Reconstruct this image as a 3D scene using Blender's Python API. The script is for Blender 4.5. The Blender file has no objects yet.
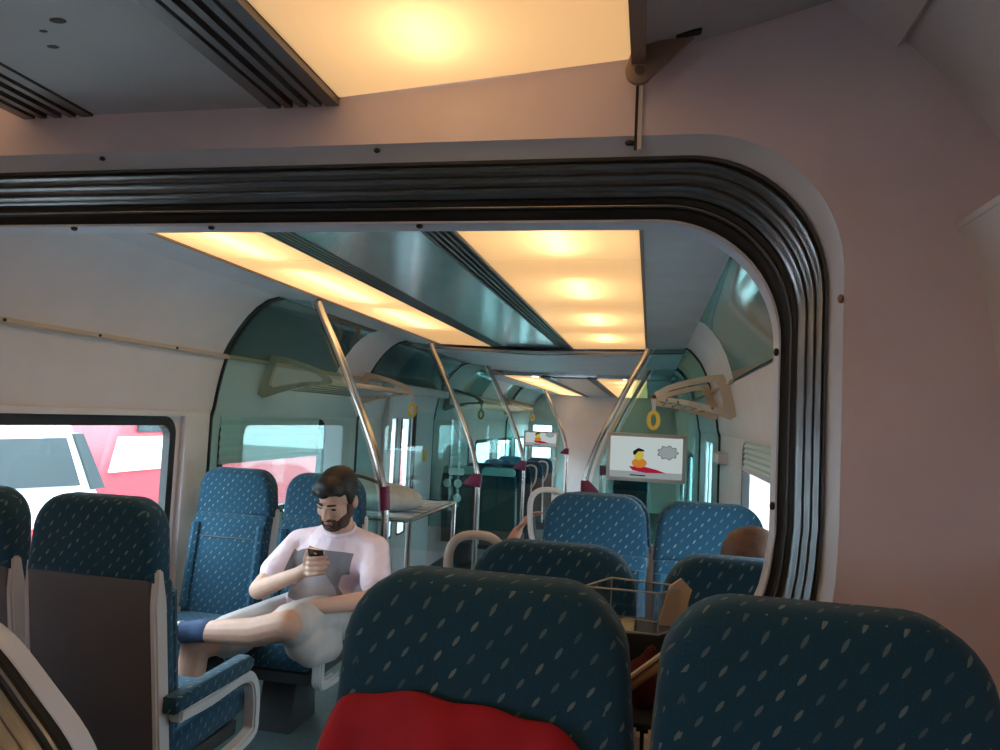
import bpy, bmesh, math, random
from mathutils import Vector, Matrix
random.seed(7)
SC = bpy.context.scene
COL = SC.collection
PI = math.pi

# ------------------------------------------------------------------ camera
FPX = 730.0
cam_d = bpy.data.cameras.new('camera')
cam_d.sensor_fit = 'HORIZONTAL'; cam_d.sensor_width = 36.0
cam_d.lens = 36.0 * FPX / 1000.0
cam_d.clip_start = 0.02; cam_d.clip_end = 300
cam = bpy.data.objects.new('camera', cam_d); COL.objects.link(cam)
yaw, pitch, roll = 0.2048446, 0.0585486, 0.0474667
fw0 = Vector((-math.sin(yaw), math.cos(yaw), 0)); rt0 = Vector((math.cos(yaw), math.sin(yaw), 0)); up0 = Vector((0, 0, 1))
fw = fw0*math.cos(pitch) + up0*math.sin(pitch); up1 = up0*math.cos(pitch) - fw0*math.sin(pitch)
rt = rt0*math.cos(roll) + up1*math.sin(roll); up = up1*math.cos(roll) - rt0*math.sin(roll)
cam.matrix_world = Matrix(((rt.x, up.x, -fw.x, 0), (rt.y, up.y, -fw.y, 0), (rt.z, up.z, -fw.z, 1.52), (0, 0, 0, 1)))
SC.camera = cam

# ------------------------------------------------------------------ sky, exposure
SC.view_settings.view_transform = 'Standard'
SC.view_settings.look = 'None'
SC.view_settings.gamma = 1.0
SC.view_settings.use_curve_mapping = False
SC.view_settings.exposure = 0.0
world = bpy.data.worlds.new('overcast_sky'); SC.world = world; world.use_nodes = True
bg = world.node_tree.nodes['Background']
bg.inputs[0].default_value = (0.72, 0.90, 1.0, 1); bg.inputs[1].default_value = 13.0
GLOW = 0.24        # cabin ceiling light diffusers
TUBE = 10.5        # lamp tubes behind the diffusers

# ------------------------------------------------------------------ materials
M = {}
def mat(name, col, rough=0.5, metal=0.0, spec=0.5, var=0.0, vscale=8.0, bump=0.0, bscale=120.0):
    m = bpy.data.materials.new(name); m.use_nodes = True
    nt = m.node_tree; b = nt.nodes['Principled BSDF']
    b.inputs['Base Color'].default_value = (*col, 1); b.inputs['Roughness'].default_value = rough
    b.inputs['Metallic'].default_value = metal; b.inputs['Specular IOR Level'].default_value = spec
    if var or bump:
        tc = nt.nodes.new('ShaderNodeTexCoord')
    if var:
        n = nt.nodes.new('ShaderNodeTexNoise'); n.inputs['Scale'].default_value = vscale; n.inputs['Detail'].default_value = 5
        nt.links.new(tc.outputs['Object'], n.inputs['Vector'])
        r = nt.nodes.new('ShaderNodeMapRange'); r.inputs[1].default_value = 0.3; r.inputs[2].default_value = 0.7
        r.inputs[3].default_value = 1 - var; r.inputs[4].default_value = 1 + var
        nt.links.new(n.outputs['Fac'], r.inputs[0])
        x = nt.nodes.new('ShaderNodeMix'); x.data_type = 'RGBA'; x.blend_type = 'MULTIPLY'; x.inputs[0].default_value = 1
        x.inputs[6].default_value = (*col, 1); nt.links.new(r.outputs[0], x.inputs[7])
        nt.links.new(x.outputs[2], b.inputs['Base Color'])
    if bump:
        n2 = nt.nodes.new('ShaderNodeTexNoise'); n2.inputs['Scale'].default_value = bscale
        nt.links.new(tc.outputs['Object'], n2.inputs['Vector'])
        bp = nt.nodes.new('ShaderNodeBump'); bp.inputs['Strength'].default_value = bump; bp.inputs['Distance'].default_value = 0.002
        nt.links.new(n2.outputs['Fac'], bp.inputs['Height']); nt.links.new(bp.outputs[0], b.inputs['Normal'])
    M[name] = m
    return m

def math_node(nt, op, a, b=None, c=None):
    n = nt.nodes.new('ShaderNodeMath'); n.operation = op
    for i, v in enumerate((a, b, c)):
        if v is None: continue
        if isinstance(v, (int, float)): n.inputs[i].default_value = v
        else: nt.links.new(v, n.inputs[i])
    return n.outputs[0]

def fabric(name, base, fleck):
    """woven seat cloth with staggered slanted flecks, laid out in metres on the UV map"""
    m = bpy.data.materials.new(name); m.use_nodes = True
    nt = m.node_tree; b = nt.nodes['Principled BSDF']
    b.inputs['Roughness'].default_value = 0.9; b.inputs['Specular IOR Level'].default_value = 0.15
    b.inputs['Sheen Weight'].default_value = 0.25; b.inputs['Sheen Tint'].default_value = (0.5, 0.7, 0.9, 1)
    tc = nt.nodes.new('ShaderNodeTexCoord'); sx = nt.nodes.new('ShaderNodeSeparateXYZ')
    nt.links.new(tc.outputs['UV'], sx.inputs[0])
    PX, PY = 0.050, 0.0245
    v = math_node(nt, 'DIVIDE', sx.outputs[1], PY)
    row = math_node(nt, 'FLOOR', v)
    u = math_node(nt, 'DIVIDE', sx.outputs[0], PX)
    u = math_node(nt, 'ADD', u, math_node(nt, 'MULTIPLY', row, 0.47))
    fu = math_node(nt, 'MULTIPLY', math_node(nt, 'SUBTRACT', math_node(nt, 'FRACT', u), 0.5), PX)
    fv = math_node(nt, 'MULTIPLY', math_node(nt, 'SUBTRACT', math_node(nt, 'FRACT', v), 0.5), PY)
    ca, sa = math.cos(math.radians(57)), math.sin(math.radians(57))
    la = math_node(nt, 'ADD', math_node(nt, 'MULTIPLY', fu, ca), math_node(nt, 'MULTIPLY', fv, sa))
    lb = math_node(nt, 'SUBTRACT', math_node(nt, 'MULTIPLY', fv, ca), math_node(nt, 'MULTIPLY', fu, sa))
    d = math_node(nt, 'ADD', math_node(nt, 'POWER', math_node(nt, 'MULTIPLY', math_node(nt, 'ABSOLUTE', la), 1/0.0100), 1.6),
                  math_node(nt, 'POWER', math_node(nt, 'MULTIPLY', math_node(nt, 'ABSOLUTE', lb), 1/0.0029), 1.6))
    mask = math_node(nt, 'LESS_THAN', d, 1.0)
    # each fleck has its own strength
    cid = nt.nodes.new('ShaderNodeCombineXYZ'); nt.links.new(math_node(nt, 'FLOOR', u), cid.inputs[0]); nt.links.new(row, cid.inputs[1])
    wn = nt.nodes.new('ShaderNodeTexWhiteNoise'); nt.links.new(cid.outputs[0], wn.inputs['Vector'])
    mask = math_node(nt, 'MULTIPLY', mask, math_node(nt, 'MULTIPLY_ADD', wn.outputs['Value'], 0.7, 0.25))
    no = nt.nodes.new('ShaderNodeTexNoise'); no.inputs['Scale'].default_value = 260; no.inputs['Detail'].default_value = 2
    nt.links.new(tc.outputs['UV'], no.inputs['Vector'])
    wv = nt.nodes.new('ShaderNodeMix'); wv.data_type = 'RGBA'; wv.inputs[6].default_value = (*[c*0.72 for c in base], 1)
    wv.inputs[7].default_value = (*[min(1, c*1.3) for c in base], 1); nt.links.new(no.outputs['Fac'], wv.inputs[0])
    mx = nt.nodes.new('ShaderNodeMix'); mx.data_type = 'RGBA'; nt.links.new(mask, mx.inputs[0])
    nt.links.new(wv.outputs[2], mx.inputs[6]); mx.inputs[7].default_value = (*fleck, 1)
    nt.links.new(mx.outputs[2], b.inputs['Base Color'])
    bp = nt.nodes.new('ShaderNodeBump'); bp.inputs['Strength'].default_value = 0.25; bp.inputs['Distance'].default_value = 0.001
    nt.links.new(no.outputs['Fac'], bp.inputs['Height']); nt.links.new(bp.outputs[0], b.inputs['Normal'])
    M[name] = m

def glass(name, tint, gloss=0.10, rough=0.02, gcol=(1, 1, 1)):
    """thin pane: tinted see-through with a mirror layer that grows at grazing angles"""
    m = bpy.data.materials.new(name); m.use_nodes = True
    nt = m.node_tree; nt.nodes.remove(nt.nodes['Principled BSDF'])
    out = nt.nodes['Material Output']
    t = nt.nodes.new('ShaderNodeBsdfTransparent'); t.inputs[0].default_value = (*tint, 1)
    g = nt.nodes.new('ShaderNodeBsdfGlossy'); g.inputs[0].default_value = (*gcol, 1); g.inputs['Roughness'].default_value = rough
    lw = nt.nodes.new('ShaderNodeLayerWeight'); lw.inputs['Blend'].default_value = 0.5
    fac = math_node(nt, 'MULTIPLY_ADD', math_node(nt, 'POWER', lw.outputs['Facing'], 4.0), 0.45, gloss)
    mx = nt.nodes.new('ShaderNodeMixShader'); nt.links.new(fac, mx.inputs[0])
    nt.links.new(t.outputs[0], mx.inputs[1]); nt.links.new(g.outputs[0], mx.inputs[2])
    nt.links.new(mx.outputs[0], out.inputs[0])
    M[name] = m

def emit(name, col, s):
    m = bpy.data.materials.new(name); m.use_nodes = True
    nt = m.node_tree; nt.nodes.remove(nt.nodes['Principled BSDF'])
    e = nt.nodes.new('ShaderNodeEmission'); e.inputs[0].default_value = (*col, 1); e.inputs[1].default_value = s
    nt.links.new(e.outputs[0], nt.nodes['Material Output'].inputs[0]); M[name] = m

def diffuser(name, col, glow):
    """milky lamp cover: lets the tubes behind it shine through and glows evenly"""
    m = bpy.data.materials.new(name); m.use_nodes = True
    nt = m.node_tree; nt.nodes.remove(nt.nodes['Principled BSDF'])
    out = nt.nodes['Material Output']
    t = nt.nodes.new('ShaderNodeBsdfTranslucent'); t.inputs[0].default_value = (1.0, 0.84, 0.6, 1)
    e = nt.nodes.new('ShaderNodeEmission'); e.inputs[0].default_value = (*col, 1); e.inputs[1].default_value = glow
    g = nt.nodes.new('ShaderNodeBsdfGlossy'); g.inputs['Roughness'].default_value = 0.15
    a = nt.nodes.new('ShaderNodeAddShader'); nt.links.new(t.outputs[0], a.inputs[0]); nt.links.new(e.outputs[0], a.inputs[1])
    mx = nt.nodes.new('ShaderNodeMixShader'); mx.inputs[0].default_value = 0.06
    nt.links.new(a.outputs[0], mx.inputs[1]); nt.links.new(g.outputs[0], mx.inputs[2])
    nt.links.new(mx.outputs[0], out.inputs[0]); M[name] = m

mat('wall', (0.74, 0.63, 0.69), 0.5, var=0.05, vscale=5, bump=0.05, bscale=300)
mat('wall_pale', (0.66, 0.63, 0.64), 0.45, var=0.04, vscale=6)
mat('flange', (0.60, 0.64, 0.76), 0.4)
mat('cove', (0.70, 0.66, 0.68), 0.45, var=0.04, vscale=4)
mat('ceiling_grey', (0.54, 0.56, 0.61), 0.4, var=0.1, vscale=3)
mat('ceiling_steel', (0.40, 0.48, 0.51), 0.18, metal=0.7, var=0.15, vscale=6)
mat('grille', (0.10, 0.10, 0.11), 0.4, metal=0.5)
mat('grille_slat', (0.22, 0.21, 0.21), 0.35, metal=0.7)
mat('rubber', (0.012, 0.012, 0.014), 0.55)
mat('dark_rubber', (0.035, 0.038, 0.042), 0.5)
mat('aluminium', (0.29, 0.30, 0.32), 0.32, metal=0.9, var=0.1, vscale=20)
mat('steel', (0.62, 0.60, 0.58), 0.22, metal=1.0)
mat('bronze_plate', (0.30, 0.21, 0.16), 0.45, metal=0.3)
mat('screw', (0.05, 0.05, 0.05), 0.4, metal=0.6)
mat('shell', (0.10, 0.085, 0.082), 0.55, var=0.06, vscale=6)
mat('wing', (0.60, 0.55, 0.54), 0.4)
mat('frame_grey', (0.52, 0.52, 0.55), 0.4)
mat('seat_base', (0.03, 0.035, 0.04), 0.6)
mat('floor', (0.05, 0.09, 0.10), 0.6, var=0.15, vscale=30)
mat('magenta', (0.16, 0.010, 0.06), 0.45)
mat('red_cloth', (0.36, 0.007, 0.022), 0.85, var=0.15, vscale=9, bump=0.3, bscale=60)
mat('dark_red', (0.10, 0.008, 0.012), 0.8)
mat('wood', (0.35, 0.20, 0.12), 0.5, var=0.2, vscale=14)
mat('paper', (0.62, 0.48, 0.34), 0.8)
mat('skin', (0.56, 0.33, 0.25), 0.55, var=0.07, vscale=14)
mat('skin_dark', (0.40, 0.21, 0.15), 0.55, var=0.07, vscale=14)
mat('hair_dark', (0.008, 0.006, 0.006), 0.55, var=0.3, vscale=60, bump=0.8, bscale=130)
mat('hair_brown', (0.10, 0.045, 0.028), 0.55, var=0.3, vscale=50, bump=0.8, bscale=120)
mat('beard', (0.07, 0.038, 0.028), 0.8, var=0.3, vscale=80, bump=0.8, bscale=200)
mat('lips', (0.34, 0.15, 0.12), 0.5)
mat('eye', (0.02, 0.016, 0.014), 0.3)
mat('shorts', (0.46, 0.43, 0.43), 0.85, var=0.08, vscale=9)
mat('sock', (0.04, 0.07, 0.15), 0.9)
mat('sock_light', (0.45, 0.62, 0.72), 0.9)
mat('shoe', (0.05, 0.05, 0.06), 0.6)
mat('black_cloth', (0.012, 0.012, 0.014), 0.9)
mat('grey_cloth', (0.13, 0.12, 0.13), 0.9)
mat('phone', (0.012, 0.010, 0.012), 0.2)
mat('silver', (0.7, 0.7, 0.72), 0.25, metal=1)
mat('blind', (0.48, 0.62, 0.62), 0.8)
mat('door_leaf', (0.55, 0.58, 0.60), 0.4)
mat('corrugated', (0.66, 0.74, 0.76), 0.45)
mat('yellow', (0.75, 0.50, 0.06), 0.6)
mat('rack', (0.55, 0.46, 0.36), 0.45)
mat('bag_grey', (0.42, 0.46, 0.47), 0.7, var=0.15, vscale=12)
mat('headrest_cover', (0.55, 0.75, 0.75), 0.9)
mat('gravel', (0.28, 0.28, 0.27), 0.9, var=0.3, vscale=4)
mat('acrylic_edge', (0.30, 0.33, 0.35), 0.25)
mat('ext_grey', (0.30, 0.32, 0.33), 0.7)
mat('ext_red', (0.45, 0.045, 0.06), 0.4)
mat('ext_white', (0.80, 0.80, 0.80), 0.4)
mat('ext_dark', (0.035, 0.05, 0.055), 0.3)
mat('leaves', (0.06, 0.16, 0.06), 0.8, var=0.4, vscale=3)
mat('bark', (0.10, 0.07, 0.05), 0.9)
mat('sticker', (0.42, 0.68, 0.66), 0.6)
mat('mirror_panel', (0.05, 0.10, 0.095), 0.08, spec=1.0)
mat('bezel', (0.42, 0.43, 0.44), 0.45)
mat('fence', (0.55, 0.6, 0.58), 0.8)
fabric('fabric', (0.014, 0.056, 0.096), (0.19, 0.235, 0.24))
glass('glass_window', (0.96, 0.985, 0.985), 0.01)
glass('glass_teal', (0.74, 0.90, 0.885), 0.05, gcol=(0.75, 0.95, 0.95))
glass('glass_far', (0.66, 0.86, 0.85), 0.04, gcol=(0.75, 0.95, 0.95))
glass('glass_clear', (0.90, 0.965, 0.96), 0.03, gcol=(0.8, 0.97, 0.97))
glass('acrylic', (0.92, 0.94, 0.94), 0.06)
emit('lamp_tube', (1.0, 0.88, 0.68), TUBE)
diffuser('diffuser', (1.0, 0.70, 0.40), GLOW)
emit('screen_white', (0.80, 0.92, 0.90), 0.55)
emit('screen_grey', (0.55, 0.62, 0.63), 0.45)
emit('screen_red', (0.60, 0.02, 0.08), 0.5)
emit('screen_orange', (0.95, 0.35, 0.05), 0.5)
emit('screen_yellow', (0.95, 0.75, 0.10), 0.5)
emit('screen_black', (0.02, 0.02, 0.02), 0.5)

def shirt_material():
    m = bpy.data.materials.new('tee_shirt_cloth'); m.use_nodes = True
    nt = m.node_tree; b = nt.nodes['Principled BSDF']; b.inputs['Roughness'].default_value = 0.9
    tc = nt.nodes.new('ShaderNodeTexCoord'); s = nt.nodes.new('ShaderNodeSeparateXYZ'); nt.links.new(tc.outputs['Object'], s.inputs[0])
    x, y, z = s.outputs
    # tilted square print on the chest (flat print), object origin = the man's base
    u = math_node(nt, 'ADD', math_node(nt, 'SUBTRACT', x, 0.06), math_node(nt, 'MULTIPLY', math_node(nt, 'SUBTRACT', z, 0.70), -0.18))
    w = math_node(nt, 'ADD', math_node(nt, 'SUBTRACT', z, 0.735), math_node(nt, 'MULTIPLY', x, 0.08))
    inu = math_node(nt, 'LESS_THAN', math_node(nt, 'ABSOLUTE', u), 0.155)
    inw = math_node(nt, 'LESS_THAN', math_node(nt, 'ABSOLUTE', w), 0.125)
    front = math_node(nt, 'LESS_THAN', y, -0.09)
    msk = math_node(nt, 'MULTIPLY', math_node(nt, 'MULTIPLY', inu, inw), front)
    dk = math_node(nt, 'LESS_THAN', math_node(nt, 'ADD', math_node(nt, 'ABSOLUTE', math_node(nt, 'ADD', u, 0.02)), math_node(nt, 'MULTIPLY', w, 0.9)), 0.075)
    pr = nt.nodes.new('ShaderNodeMix'); pr.data_type = 'RGBA'; nt.links.new(dk, pr.inputs[0])
    pr.inputs[6].default_value = (0.17, 0.16, 0.18, 1); pr.inputs[7].default_value = (0.32, 0.30, 0.33, 1)
    mx = nt.nodes.new('ShaderNodeMix'); mx.data_type = 'RGBA'; nt.links.new(msk, mx.inputs[0])
    mx.inputs[6].default_value = (0.78, 0.63, 0.72, 1); nt.links.new(pr.outputs[2], mx.inputs[7])
    nt.links.new(mx.outputs[2], b.inputs['Base Color'])
    n = nt.nodes.new('ShaderNodeTexNoise'); n.inputs['Scale'].default_value = 11; n.inputs['Detail'].default_value = 2
    nt.links.new(tc.outputs['Object'], n.inputs['Vector'])
    bp = nt.nodes.new('ShaderNodeBump'); bp.inputs['Strength'].default_value = 0.8; bp.inputs['Distance'].default_value = 0.03
    nt.links.new(n.outputs['Fac'], bp.inputs['Height']); nt.links.new(bp.outputs[0], b.inputs['Normal'])
    M['shirt'] = m
shirt_material()

# ------------------------------------------------------------------ helpers
def tag(o, label=None, cat=None, group=None, kind=None):
    if label: o['label'] = label
    if cat: o['category'] = cat
    if group: o['group'] = group
    if kind: o['kind'] = kind
    return o

def empty(name, loc=(0, 0, 0), rz=0.0):
    o = bpy.data.objects.new(name, None); COL.objects.link(o); o.location = loc; o.rotation_euler = (0, 0, rz)
    o.empty_display_size = 0.05
    return o

def box_uv(bm):
    uv = bm.loops.layers.uv.verify()
    for f in bm.faces:
        n = f.normal; ax, ay, az = abs(n.x), abs(n.y), abs(n.z)
        for l in f.loops:
            c = l.vert.co
            if ay >= ax and ay >= az: l[uv].uv = (c.x if n.y < 0 else -c.x, c.z)
            elif ax >= az: l[uv].uv = (c.y, c.z)
            else: l[uv].uv = (c.x, c.y)

def link(name, bm, m, parent=None, smooth=False, angle=40):
    bm.normal_update()
    bmesh.ops.recalc_face_normals(bm, faces=bm.faces)
    box_uv(bm)
    me = bpy.data.meshes.new(name); bm.to_mesh(me); bm.free()
    me.materials.append(M[m] if isinstance(m, str) else m)
    if smooth:
        me.shade_smooth()
        try: me.set_sharp_from_angle(angle=math.radians(angle))
        except Exception: pass
    o = bpy.data.objects.new(name, me); COL.objects.link(o)
    if parent: o.parent = parent
    return o

def copy_tree(o, parent=None):
    c = o.copy(); COL.objects.link(c); c.parent = parent
    for ch in list(o.children): copy_tree(ch, c)
    return c

def box(bm, x0, x1, y0, y1, z0, z1):
    vs = [bm.verts.new((x, y, z)) for x in (x0, x1) for y in (y0, y1) for z in (z0, z1)]
    for q in ((0, 1, 3, 2), (4, 6, 7, 5), (0, 4, 5, 1), (2, 3, 7, 6), (0, 2, 6, 4), (1, 5, 7, 3)):
        bm.faces.new([vs[i] for i in q])

def box_obj(name, b, m, parent=None, bevel=0.0, seg=2):
    bm = bmesh.new(); box(bm, *b)
    if bevel:
        bmesh.ops.recalc_face_normals(bm, faces=bm.faces)
        bmesh.ops.bevel(bm, geom=bm.edges[:], offset=bevel, segments=seg, profile=0.6, affect='EDGES')
    return link(name, bm, m, parent, smooth=bool(bevel))

def prism(bm, pts, axis, a0, a1):
    """closed outline of 2-D points extruded along an axis; pts are the other two axes in xyz order"""
    def mk(p, a):
        if axis == 'x': return (a, p[0], p[1])
        if axis == 'y': return (p[0], a, p[1])
        return (p[0], p[1], a)
    A = [bm.verts.new(mk(p, a0)) for p in pts]; B = [bm.verts.new(mk(p, a1)) for p in pts]
    fa = bm.faces.new(A); fb = bm.faces.new(list(reversed(B)))
    n = len(pts)
    for i in range(n): bm.faces.new((A[i], B[i], B[(i+1) % n], A[(i+1) % n]))
    return A, B

def slab_obj(name, pts, axis, a0, a1, m, parent=None, bevel=0.0, seg=3):
    bm = bmesh.new(); A, B = prism(bm, pts, axis, a0, a1)
    if bevel:
        bmesh.ops.recalc_face_normals(bm, faces=bm.faces)
        rim = [e for e in bm.edges if (e.verts[0] in A and e.verts[1] in A) or (e.verts[0] in B and e.verts[1] in B)]
        bmesh.ops.bevel(bm, geom=rim, offset=bevel, segments=seg, profile=0.5, affect='EDGES', clamp_overlap=True)
    return link(name, bm, m, parent, smooth=True, angle=50)

def tube(bm, path, r, seg=10, cap=True):
    path = [Vector(p) for p in path]; n = len(path)
    rr = r if isinstance(r, (list, tuple)) else [r]*n
    t0 = (path[1]-path[0]).normalized()
    ref = Vector((0, 0, 1)) if abs(t0.z) < 0.9 else Vector((1, 0, 0))
    u = t0.cross(ref).normalized(); rings = []
    for i, p in enumerate(path):
        t = (path[min(i+1, n-1)] - path[max(i-1, 0)]).normalized()
        u = (u - t*u.dot(t)).normalized(); v = t.cross(u)
        rings.append([bm.verts.new(p + (u*math.cos(2*PI*k/seg) + v*math.sin(2*PI*k/seg))*rr[i]) for k in range(seg)])
    for i in range(n-1):
        for k in range(seg):
            bm.faces.new((rings[i][k], rings[i][(k+1) % seg], rings[i+1][(k+1) % seg], rings[i+1][k]))
    if cap:
        bm.faces.new(rings[0]); bm.faces.new(list(reversed(rings[-1])))

def tube_obj(name, path, r, m, parent=None, seg=10):
    bm = bmesh.new(); tube(bm, path, r, seg); return link(name, bm, m, parent, smooth=True)

def catmull(pts, n=6):
    P = [Vector(p) for p in pts]; out = []
    for i in range(len(P)-1):
        p0 = P[max(i-1, 0)]; p1 = P[i]; p2 = P[i+1]; p3 = P[min(i+2, len(P)-1)]
        for k in range(n):
            t = k/n
            out.append(0.5*((2*p1) + (p2-p0)*t + (2*p0-5*p1+4*p2-p3)*t*t + (3*p1-p0-3*p2+p3)*t**3))
    out.append(P[-1]); return out

def rrect(x0, x1, z0, z1, r, n=6):
    out = []
    for cx, cz, a in ((x1-r, z1-r, 0), (x0+r, z1-r, 90), (x0+r, z0+r, 180), (x1-r, z0+r, 270)):
        for k in range(n+1):
            t = math.radians(a + 90*k/n); out.append((cx + r*math.cos(t), cz + r*math.sin(t)))
    return out

def ring_obj(name, outer, inner, axis, a0, a1, m, parent=None):
    bm = bmesh.new(); n = len(outer)
    def mk(p, a): return (a, p[0], p[1]) if axis == 'x' else (p[0], a, p[1]) if axis == 'y' else (p[0], p[1], a)
    L = [[bm.verts.new(mk(p, a)) for p in q] for q in (outer, inner) for a in (a0, a1)]
    o0, o1, i0, i1 = L
    for k in range(n):
        j = (k+1) % n
        bm.faces.new((o0[k], o0[j], i0[j], i0[k])); bm.faces.new((o1[k], i1[k], i1[j], o1[j]))
        bm.faces.new((o0[k], o1[k], o1[j], o0[j])); bm.faces.new((i0[k], i0[j], i1[j], i1[k]))
    return link(name, bm, m, parent, smooth=True)

def sheet(bm, pts, y0, y1, th=0.012, up=1):
    """strip of a cross-section (x, z) run along the car from y0 to y1, with thickness th"""
    P = [Vector((p[0], p[1])) for p in pts]; N = []
    for i in range(len(P)):
        t = (P[min(i+1, len(P)-1)] - P[max(i-1, 0)]).normalized(); N.append(Vector((-t.y, t.x))*th*up)
    outline = [tuple(p) for p in P] + [tuple(P[i]+N[i]) for i in reversed(range(len(P)))]
    k = len(P)
    A = [bm.verts.new((p[0], y0, p[1])) for p in outline]; B = [bm.verts.new((p[0], y1, p[1])) for p in outline]
    n = len(outline)
    for i in range(n): bm.faces.new((A[i], B[i], B[(i+1) % n], A[(i+1) % n]))
    for V in (A, B):
        for i in range(k-1): bm.faces.new((V[i], V[i+1], V[n-2-i], V[n-1-i]))

def sheet_obj(name, pts, y0, y1, m, parent=None, th=0.012, up=1, smooth=True):
    bm = bmesh.new(); sheet(bm, pts, y0, y1, th, up); return link(name, bm, m, parent, smooth=smooth, angle=35)

def capsule(bm, p0, p1, r0, r1, seg=14, rings=8, flat=None):
    p0, p1 = Vector(p0), Vector(p1); d = p1-p0
    ax = d.normalized() if d.length > 1e-6 else Vector((0, 0, 1))
    ref = Vector((0, 0, 1)) if abs(ax.z) < 0.9 else Vector((1, 0, 0))
    u = ax.cross(ref).normalized(); v = ax.cross(u)
    R = []
    for i in range(rings+1):
        a = -PI/2 + PI*i/rings
        if i <= rings//2: R.append((p0, r0, a))
        if i >= rings//2: R.append((p1, r1, a))
    vs = []
    for (c, r, a) in R:
        cc, ss = math.cos(a)*r, math.sin(a)*r
        if abs(cc) < 1e-5: vs.append([bm.verts.new(c + ax*ss)])
        else: vs.append([bm.verts.new(c + ax*ss + (u*math.cos(2*PI*k/seg) + v*math.sin(2*PI*k/seg))*cc) for k in range(seg)])
    for i in range(len(vs)-1):
        a, b = vs[i], vs[i+1]
        for k in range(seg):
            j = (k+1) % seg
            if len(a) == 1: bm.faces.new((a[0], b[j], b[k]))
            elif len(b) == 1: bm.faces.new((a[k], a[j], b[0]))
            else: bm.faces.new((a[k], a[j], b[j], b[k]))

def ellipsoid(bm, c, r, rot=None, seg=20, rings=14):
    mtx = Matrix.Translation(Vector(c)) @ (rot.to_4x4() if rot else Matrix.Identity(4)) @ Matrix.Diagonal((*r, 1))
    bmesh.ops.create_uvsphere(bm, u_segments=seg, v_segments=rings, radius=1.0, matrix=mtx)

def blob(name, shapes, voxel, m, parent=None, smooth_it=4):
    """one continuous skin grown over overlapping tapered limbs and volumes"""
    bm = bmesh.new()
    for s in shapes:
        if s[0] == 'c': capsule(bm, *s[1:])
        else: ellipsoid(bm, *s[1:])
    bmesh.ops.recalc_face_normals(bm, faces=bm.faces)
    me = bpy.data.meshes.new(name); bm.to_mesh(me); bm.free()
    o = bpy.data.objects.new(name, me); COL.objects.link(o)
    r = o.modifiers.new('r', 'REMESH'); r.mode = 'VOXEL'; r.voxel_size = voxel; r.use_smooth_shade = True
    s = o.modifiers.new('s', 'SMOOTH'); s.factor = 0.5; s.iterations = smooth_it
    dg = bpy.context.evaluated_depsgraph_get()
    me2 = bpy.data.meshes.new_from_object(o.evaluated_get(dg))
    o.modifiers.clear(); o.data = me2; bpy.data.meshes.remove(me)
    me2.name = name; me2.materials.clear(); me2.materials.append(M[m]); me2.shade_smooth()
    if parent: o.parent = parent
    return o

# ------------------------------------------------------------------ the setting: shells of the two cars
CX = -1.0                     # centre line of the train
WL, WR = -2.55, 0.56          # inner faces of the far car's side walls
FAR0, FAR1 = 1.69, 15.6
# floors
tag(box_obj('floor', (WL-0.1, WR+0.1, FAR0, 6.2, -0.08, 0.0), 'floor'), 'dark teal rubber floor of the lit car beyond the gangway', 'floor', kind='structure')
tag(box_obj('floor', (WL-0.1, WR+0.1, 6.2, FAR1, -0.38, -0.30), 'floor'), 'lower teal floor beyond the doors', 'floor', kind='structure')
tag(box_obj('floor', (WL-0.1, WR+0.1, 6.17, 6.2, -0.38, -0.001), 'floor'), 'step riser down to the lower floor', 'floor', kind='structure')
tag(box_obj('floor', (-2.85, 0.85, -2.6, FAR0, 0.02, 0.10), 'floor'), 'dark floor of the near car under the fabric seats', 'floor', kind='structure')

def wall_panels(name, x0, x1, y0, y1, z0, z1, holes, m, label):
    """side wall as solid panels around rectangular openings (y0, y1, z0, z1)"""
    bm = bmesh.new(); ys = sorted(set([y0, y1] + [h[0] for h in holes] + [h[1] for h in holes]))
    for a, b in zip(ys[:-1], ys[1:]):
        hh = [h for h in holes if h[0] <= a + 1e-6 and h[1] >= b - 1e-6]
        if not hh: box(bm, x0, x1, a, b, z0, z1)
        else:
            h = hh[0]
            if h[2] > z0: box(bm, x0, x1, a, b, z0, h[2])
            if h[3] < z1: box(bm, x0, x1, a, b, h[3], z1)
    return tag(link(name, bm, m), label, 'wall', kind='structure')

WIN_L = [(1.86, 3.56, 0.74, 1.425), (4.02, 5.45, 0.80, 1.42), (9.3, 10.3, 0.3, 1.15), (10.7, 11.9, 0.3, 1.15), (12.3, 13.6, 0.3, 1.15), (14.0, 15.2, 0.3, 1.15)]
DOOR_L = (6.85, 7.68, -0.30, 1.72)
WIN_R = [(1.9, 3.0, 0.80, 1.42), (3.42, 4.62, 0.80, 1.42), (9.6, 11.0, 0.3, 1.15), (11.6, 13.0, 0.3, 1.15)]  # first opening is an unseen, invented window that lets daylight in
wall_panels('wall_left', WL-0.028, WL, FAR0, FAR1, -0.4, 1.5, WIN_L + [(DOOR_L[0], DOOR_L[1], -0.3, 1.5)], 'wall_pale', 'pale left side wall with windows beyond the gangway')
wall_panels('wall_right', WR, WR+0.028, FAR0, FAR1, -0.4, 1.5, WIN_R + [(6.85, 7.68, -0.3, 1.5)], 'wall_pale', 'pale right side wall beyond the gangway')
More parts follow.
